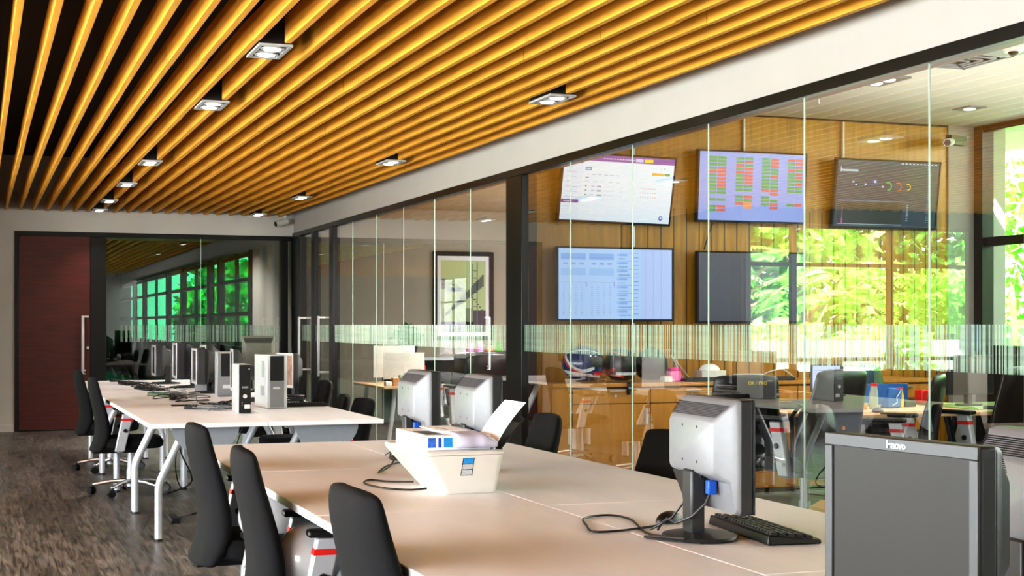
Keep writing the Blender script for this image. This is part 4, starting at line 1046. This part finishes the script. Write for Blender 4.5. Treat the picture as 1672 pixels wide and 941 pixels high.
MB().lathe([(.16,-.012),(.17,-.006),(.17,0)], n=32).build('ring', M['leg'], o); MB().lathe([(.13,-.015),(.13,-.012)], n=32).build('grille', M['panel'], o)
o = empty('security_camera', (7.98,10.72,2.95), .4, 'white security camera on the grey pillar of the side office', 'security camera')
MB().cyl((.02,.02,0),(-.17,-.06,-.03),.035).build('camera_body', M['white_plastic'], o); MB().cyl((-.17,-.06,-.03),(-.175,-.062,-.031),.028).build('lens', M['rubber'], o); MB().box(0,.25,0,.06,-.02,.06).build('bracket', M['rubber'], o)

# ------------------------------------------------------------------ meeting room behind the left panes
pf = empty('picture_frame', (6.40,YB-.02,1.755), 0, 'large black framed poster of a street with a crane on the beige wall', 'picture')
f = MB(); a, b = .445, .62
f.box(-a,a,-.03,0,b-.06,b).box(-a,a,-.03,0,-b,-b+.06).box(-a,-a+.06,-.03,0,-b+.06,b-.06).box(a-.06,a,-.03,0,-b+.06,b-.06); f.build('frame', M['matte_black'], pf)
MB().box(-a+.06,a-.06,-.012,0,-b+.06,b-.06).build('mat_board', M['paper'], pf)
pw, ph = .66, 1.0
PR = [(0,1,0,1,(.74,.80,.58),0),(0,1,0,.14,(.36,.28,.42),1),(.0,.45,.04,.12,(.55,.48,.62),2),(.55,.72,0,.33,(.48,.50,.42),1),(.72,1,0,.30,(.26,.18,.26),2),(.02,.1,.60,.74,(.42,.22,.20),3),(.16,.46,.56,.62,(.36,.42,.44),3),(.04,.06,.14,.34,(.25,.25,.25),3),(.80,.82,.1,.98,(.42,.45,.32),3),(.70,.72,.3,.95,(.5,.52,.38),2)]
PR += [(.08+.045*k,.13+.045*k,.665-.0007*k*k*1.6,.678-.0007*k*k*1.6,(.2,.22,.2),4) for k in range(19)]
PR += [(.10+.045*k,.148+.045*k,.235+.022*k,.26+.030*k,(.36,.40,.36),3) for k in range(19)]
PR += [(.72,.80,.35+.1*k,.36+.1*k,(.4,.42,.3),3) for k in range(6)]
pm = rects_mesh('print', PR, pf, pw, ph); pm.location = (0,-.014,0)
pm.data.materials.clear()
mm = bpy.data.materials.new('printed_poster'); N_, L_ = nodes(mm); at_ = N_.new('ShaderNodeAttribute'); at_.attribute_name = 'Col'; L_.new(at_.outputs['Color'], N_['Principled BSDF'].inputs['Base Color']); pm.data.materials.append(mm)
def low_desk(x0,x1,y0,y1,zt,top,lab):
    r = empty('office_desk', ((x0+x1)/2,(y0+y1)/2,0), 0, lab, 'desk'); a,b = (x1-x0)/2,(y1-y0)/2
    MB().box(-a,a,-b,b,zt-.025,zt).build('tabletop', M[top], r, bevel=.003)
    for sx in (-1,1):
        for sy in (-1,1): MB().tube([(sx*(a-.05),sy*(b-.05),0),(sx*(a-.12),sy*(b-.12),.35),(sx*(a-.16),sy*(b-.14),zt-.025)], .024, 10).build('leg', M['leg'], r)
low_desk(4.14,5.0,15.4,16.9,.68,'desk_edge','wooden desk crowded with papers behind the left glass panes')
ctr = empty('meeting_counter', (6.25,18.2,0), 0, 'long grey-topped counter with pink bottles below the framed poster', 'counter')
MB().box(-1.35,1.6,-.35,.35,.90,.94).build('counter_board', M['panel'], ctr); MB().box(-1.3,1.55,-.15,.33,0,.90).build('counter_base', M['matte_black'], ctr)
for k,(x,y,a_) in enumerate([(4.75,14.4,1.6),(5.15,14.9,1.5),(5.6,15.4,1.6),(4.55,13.3,1.5),(4.70,12.5,2.6)]):
    place(ob, False, (x,y,0), a_, ['black swivel chair below the poster behind the glass, left of three','black swivel chair below the poster behind the glass, middle of three','black swivel chair below the poster behind the glass, right of three','black swivel chair just behind the left glass panes','black swivel chair close to the black post behind the glass'][k], 'black chairs in the meeting room')
def white_screen(x,y,rz,w,h,lab,z0=.681):
    r = empty('computer_monitor', (x,y,z0), rz, lab, 'monitor')
    MB().loft([rrect(-w/2,w/2,0,.03,.06,.008), rrect(-w/2,w/2,0,.03,.06+h,.008)]).build('housing', M['white_plastic'], r)
    MB().box(-.03,.03,-.02,.06,.005,.10).build('stand_column', M['silver_light'], r); MB().lathe([(.11,0),(.11,.008)], (0,.02,0)).build('stand_base', M['silver_light'], r)
white_screen(4.50,15.9,-.3,.46,.30,'white monitor back on the crowded desk, nearer of two'); white_screen(4.55,16.5,-.3,.48,.37,'white monitor back on the crowded desk, farther of two')
for k in range(6):
    x = 4.22+.09*k; y = 15.55+.03*k; hh = [.05,.09,.12,.04,.08,.06][k]
    tag(MB().box(-.035,.035,-.05,.05,0,hh).build('desk_organizer', M[['white_plastic','cardboard','bottle','white_plastic','rubber','silver_light'][k]], bevel=.006, loc=(x,y,.681)), '%s holder standing among the papers on the crowded desk' % ['small white','brown','clear','low white','black','pale silver'][k], 'holder')
tag(MB().hexa([(-.1,-.01,0),(.1,-.01,0),(.1,.01,0),(-.1,.01,0),(-.06,-.01,.12),(.1,-.01,.19),(.1,.01,.19),(-.06,.01,.12)]).build('red_folder', M['red'], loc=(4.86,16.6,.681)), 'red folder standing at the right end of the crowded desk', 'folder')
for k in range(4):
    bottle(6.0+.13*k,18.05,.941,[.22,.20,.17,.19][k],.045,['pink','pink','orange','leaf'][k],['pink_dark','helmet_white','rubber','leaf'][k],['pink bottle with a magenta lid below the poster','pink bottle with a white lid below the poster','orange bottle with a black lid below the poster','green bottle at the right of the pink ones'][k])
pp = empty('potted_plant', (5.15,18.0,.941), 0, 'leafy green plant in a black pot on the counter behind the left panes', 'plant')
MB().lathe([(.08,0),(.10,.01),(.13,.16),(.12,.16)]).build('pot', M['pot'], pp)
def leaf_quads(mb, c, rad, n, size, r, flat=1., hollow=.35):
    for _ in range(n):
        while True:
            p = Vector((r.uniform(-1,1), r.uniform(-1,1), r.uniform(-1,1)))
            if hollow < p.length < 1: break
        p = Vector((p.x*rad[0]+c[0], p.y*rad[1]+c[1], p.z*rad[2]+c[2]))
        d = Vector((r.uniform(-1,1), r.uniform(-1,1), r.uniform(-.8,.6))).normalized()
        s_ = Vector((r.uniform(-1,1), r.uniform(-1,1), r.uniform(-1,1))).cross(d).normalized()
        L = size*r.uniform(.6,1.3); W_ = L*.3
        mb.quad(p, p+d*L*.45+s_*W_, p+d*L, p+d*L*.45-s_*W_)
r_ = random.Random(21)
m_ = MB(); leaf_quads(m_, (0,0,.26), (.16,.16,.14), 160, .10, r_); m_.build('foliage', M['leaf_deep'], pp, smooth=False)

# water dispenser in the left bay (seen mirrored in the glass)
wd = empty('water_dispenser', (-3.55,15.2,0), 0, 'water dispenser with a blue bottle by the garden window', 'water dispenser')
MB().box(-.15,.15,-.15,.15,0,.98).build('cabinet_body', M['white_plastic'], wd, bevel=.02)
MB().lathe([(.05,.98),(.13,1.04),(.135,1.10),(.128,1.12),(.135,1.14),(.135,1.33),(.10,1.36)], n=28).build('water_bottle', M['water_bottle'], wd)

# ------------------------------------------------------------------ gardens
S('ground', -30, 40, -30, 70, -.35, -.11, M['lawn'])
def frond(mb, base, yaw, length, rise, r, nl=16, lw=.035, ll=.22, droop=.9):
    pts = []
    for k in range(nl+1):
        t = k/nl
        x = length*t; z_ = rise*t*length - droop*length*t*t*.6
        pts.append(Vector((base[0]+x*math.cos(yaw), base[1]+x*math.sin(yaw), base[2]+z_)))
    side = Vector((-math.sin(yaw), math.cos(yaw), 0))
    for k in range(1, nl):
        d = (pts[k+1]-pts[k-1]).normalized(); l = ll*math.sin(PI*(k/nl)*.85+.25)
        for sg in (-1, 1):
            tip = pts[k]+side*sg*l+d*l*.5+Vector((0,0,-.25*l))
            m2 = (pts[k]+tip)/2
            mb.quad(pts[k], m2+d*lw, tip, m2-d*lw)
    return pts
def fern_tree(x, y, h, seed, lab, lm='leaf', nfr=34, L=1.5, z0=-.1):
    r = random.Random(seed); t = empty('garden_tree', (x,y,z0), 0, lab, 'tree')
    tr = MB(); top = []
    tr.tube([(0,0,0),(.05,.02,h*.3),(.22,0,h*.6),(.35,.05,h)], .05, 8, [.09,.07,.055,.04])
    for k in range(7):
        a = r.uniform(0,2*PI); hh = h*r.uniform(.45,.95); e = (math.cos(a)*r.uniform(.5,1.1), math.sin(a)*.5, hh+r.uniform(.1,.7))
        tr.tube([(.1+.25*hh/h,.02,hh*.85),(e[0]*.5+.1,e[1]*.5,(hh+e[2])/2-.08),e], .02, 6, [.035,.025,.014]); top.append(e)
    tr.build('trunk', M['bark'], t)
    lf = MB()
    for k in range(nfr):
        b = r.choice(top+[(.35,.05,h)]); frond(lf, b, r.uniform(0,2*PI), L*r.uniform(.6,1.1), r.uniform(.1,.7), r)
    lf.build('foliage', M[lm], t, smooth=False)
    return t
def shrub(x, y, rad, hz, n, size, lm, seed, lab, grp=None, z0=-.1):
    r = random.Random(seed); o = empty('garden_shrub', (x,y,z0), 0, lab, 'shrub', grp)
    m1 = MB(); leaf_quads(m1, (0,0,hz), rad, n, size, r); m1.build('foliage', M[lm], o, smooth=False)
    MB().tube([(0,0,0),(.03,0,hz*.5),(0,.02,hz)], .03, 6).tube([(0,0,hz*.2),(.2*rad[0],0,hz*.7),(.4*rad[0],.05,hz)], .02, 6).build('stem', M['bark'], o)
    return o
# left garden, reflected in the glass wall
lw = MB().box(-8,-1.05,17.6,17.75,-.1,1.14); tag(lw.build('garden_wall', M['garden_wall']), 'low white garden wall outside the bay window', 'wall')
shrub(-2.6,18.4,(.9,.4,.3),1.2,700,.20,'leaf_pale',31,'pale yellow-green shrub behind the white garden wall, left')
shrub(-3.9,17.0,(.38,.3,.65),.9,420,.13,'leaf',32,'small feathery bush in front of the white garden wall')
shrub(-5.8,18.6,(.7,.5,.7),1.7,1200,.16,'leaf',33,'dense leafy shrub at the right of the bay window')
shrub(-4.2,18.3,(.5,.3,.3),1.15,400,.16,'leaf_pale',36,'low pale shrub behind the garden wall, middle')
fern_tree(-4.3,19.9,2.3,41,'feathery leaved tree with a curved trunk, middle of the bay window', nfr=26, L=1.2)
fern_tree(-6.6,20.2,2.4,42,'feathery leaved tree at the right of the bay window', nfr=24, L=1.2)
fern_tree(-3.5,20.8,2.5,43,'feathery leaved tree at the left of the bay window', nfr=22, L=1.0)
for k in range(5):
    shrub(-10.8+k*2.2,23.6+.3*(k%2),(1.5,.8,2.2),1.9,1700,.34,'leaf_dark' if k%2 else 'leaf',50+k,'tall dense tree hedge behind the bay window garden','hedge trees behind the bay window')
# right garden beyond the side office
col_ = struct(MB().box(8.90,9.25,11.6,12.1,-.1,3.3).build('trim_8', M['fascia']))
struct(MB().box(XR+.15,10.6,-2,13.5,3.25,3.35).build('ceiling_porch', M['wall']))
o = empty('ceiling_downlight', (9.75,11.5,3.24), 0, 'round downlight under the outdoor porch roof', 'ceiling light'); MB().lathe([(.12,-.01),(.12,0)]).build('ring', M['silver_plastic'], o)
def strap_plant(x, y, seed, lab, h=1.5, n=60, lm='leaf'):
    r = random.Random(seed); o = empty('garden_plant', (x,y,-.1), 0, lab, 'plant'); mb = MB()
    for k in range(n):
        a = r.uniform(0,2*PI); l = h*r.uniform(.6,1.1); w_ = .035; sd = Vector((-math.sin(a),math.cos(a),0)); d = Vector((math.cos(a),math.sin(a),0))
        P = [Vector((0,0,0)), d*.12*l+Vector((0,0,.55*l)), d*.35*l+Vector((0,0,.9*l)), d*.7*l+Vector((0,0,.8*l))]
        for i in range(3):
            w0 = w_*(1-.3*i); w1 = w_*(1-.3*(i+1))
            mb.quad(P[i]-sd*w0, P[i]+sd*w0, P[i+1]+sd*w1, P[i+1]-sd*w1)
    mb.build('foliage', M[lm], o, smooth=False)
strap_plant(10.7,13.2,61,'long leaved green plant outside the side office window',1.6)
strap_plant(11.7,14.4,62,'tall strap leaved plant farther outside the side office window',2.0)
shrub(13.6,16.8,(1.5,1.3,2.2),2.2,1500,.26,'leaf',63,'bright leafy tree outside the side office window')
shrub(13.5,12.0,(1.5,1.5,2.2),2.0,1500,.3,'leaf',64,'large bright tree beyond the porch')
shrub(12.5,9.0,(1.2,1.8,1.8),1.6,1500,.28,'leaf',65,'leafy tree outside near the middle windows')
shrub(12.0,5.0,(1.2,2.0,1.8),1.6,1300,.28,'leaf',66,'leafy tree outside near the first windows')
# dark green garden beyond the back office
for k in range(8):
    shrub(6.2+.4*(k%2),24+k*3.1,(.9,1.6,1.7),1.5,900,.3,'leaf_deep',80+k,'deep green tree beyond the back office windows','trees beyond the back office')

# ------------------------------------------------------------------ light
wd_ = bpy.data.worlds.new('sky'); scene.world = wd_; wd_.use_nodes = True
N, L = wd_.node_tree.nodes, wd_.node_tree.links
bg = N['Background']; tc = N.new('ShaderNodeTexCoord'); sx = N.new('ShaderNodeSeparateXYZ'); cr = N.new('ShaderNodeValToRGB')
L.new(tc.outputs['Generated'], sx.inputs[0]); L.new(sx.outputs['Z'], cr.inputs['Fac'])
cr.color_ramp.elements[0].position = 0.; cr.color_ramp.elements[0].color = (.88,.92,.90,1)
cr.color_ramp.elements[1].position = .5; cr.color_ramp.elements[1].color = (.78,.88,1.,1)
L.new(cr.outputs['Color'], bg.inputs['Color']); bg.inputs['Strength'].default_value = 7.
def light(kind, name, loc, rot, energy, size=None, size_y=None, col=(1,1,1), **kw):
    ld = bpy.data.lights.new(name, kind); ld.energy = energy; ld.color = col
    if kind == 'AREA': ld.shape = 'RECTANGLE'; ld.size = size; ld.size_y = size_y
    for k_, v_ in kw.items(): setattr(ld, k_, v_)
    o = bpy.data.objects.new(name, ld); COL.objects.link(o); o.location = loc; o.rotation_euler = rot
    return o
sun = light('SUN', 'sun', (0,0,20), (0,0,0), 125., col=(1,.98,.95), angle=.02)
sun.rotation_euler = Vector((.60,.22,-.77)).to_track_quat('-Z','Y').to_euler()
for i in range(4):
    light('AREA', 'window_light', (XL-.3, -1.7+3.6*i, 1.65), (0, -PI/2, 0), (330, 360, 300, 210)[i], 2.3, 3.4, (.88,.95,1.))
light('AREA', 'bounce_fill', (-3.2, 6.5, .25), (PI,-.35,0), 330, 2.6, 12., (.90,.96,1.))  # added lamp imitating light bounced off the sunlit floor onto the slats
# ceiling spots of the side office
for (x,y) in ((5.0,8.9),(6.2,9.1),(7.4,9.0),(5.2,6.5),(7,6.5),(5.4,4)):
    light('SPOT', 'office_lamp', (x,y,ZR-.03), (0,0,0), 85, col=(1,.94,.84), spot_size=math.radians(150), spot_blend=.6, shadow_soft_size=.08)
for (x,y) in ((5.2,13),(7,13.5),(5.0,15.5),(6.6,16.0)):
    light('SPOT', 'meeting_fill', (x,y,2.92), (0,0,0), 700, col=(1,.95,.88), spot_size=math.radians(150), spot_blend=.6, shadow_soft_size=.08)  # added spots with no fixture, put in to brighten the meeting room
for (x,y) in ((2.2,21.3),(3.1,22.5),(2.0,33)):
    light('SPOT', 'back_office_fill', (x,y,2.7), (0,0,0), 130, col=(1,.95,.88), spot_size=math.radians(150), spot_blend=.6, shadow_soft_size=.05)  # added spots with no fixture, lifting the grey wall of the back office
light('AREA', 'office_ceiling_fill', (6.4, 7.6, 1.9), (PI, 0, 0), 75, 3., 4., (1,.95,.88))  # added unseen lamp facing up to lighten the side office ceiling
light('AREA', 'meeting_wall_fill', (6.3, 11.25, 1.7), (PI/2, 0, 0), 130, 3.6, 2.0, (1,.97,.92))  # added fill hidden behind the wood wall, brightens the beige back wall
light('AREA', 'meeting_side_fill', (8.35, 15.4, 1.6), (0, PI/2, 0), 160, 2.2, 6., (1,.99,.97))  # added fill lamp acting like a window where the wall has none
light('AREA', 'porch_daylight', (XR+.6, 5.0, 2.95), (0, PI/2+.5, 0), 250, .5, 10., (.97,1.,.97))

scene.view_settings.view_transform = 'Standard'
scene.view_settings.look = 'Medium High Contrast'
scene.view_settings.exposure = .08
scene.cycles.use_denoising = True
scene.cycles.max_bounces = 8; scene.cycles.transparent_max_bounces = 24; scene.cycles.diffuse_bounces = 4; scene.cycles.glossy_bounces = 4
scene.cycles.sample_clamp_indirect = 6; scene.cycles.caustics_reflective = False; scene.cycles.caustics_refractive = False
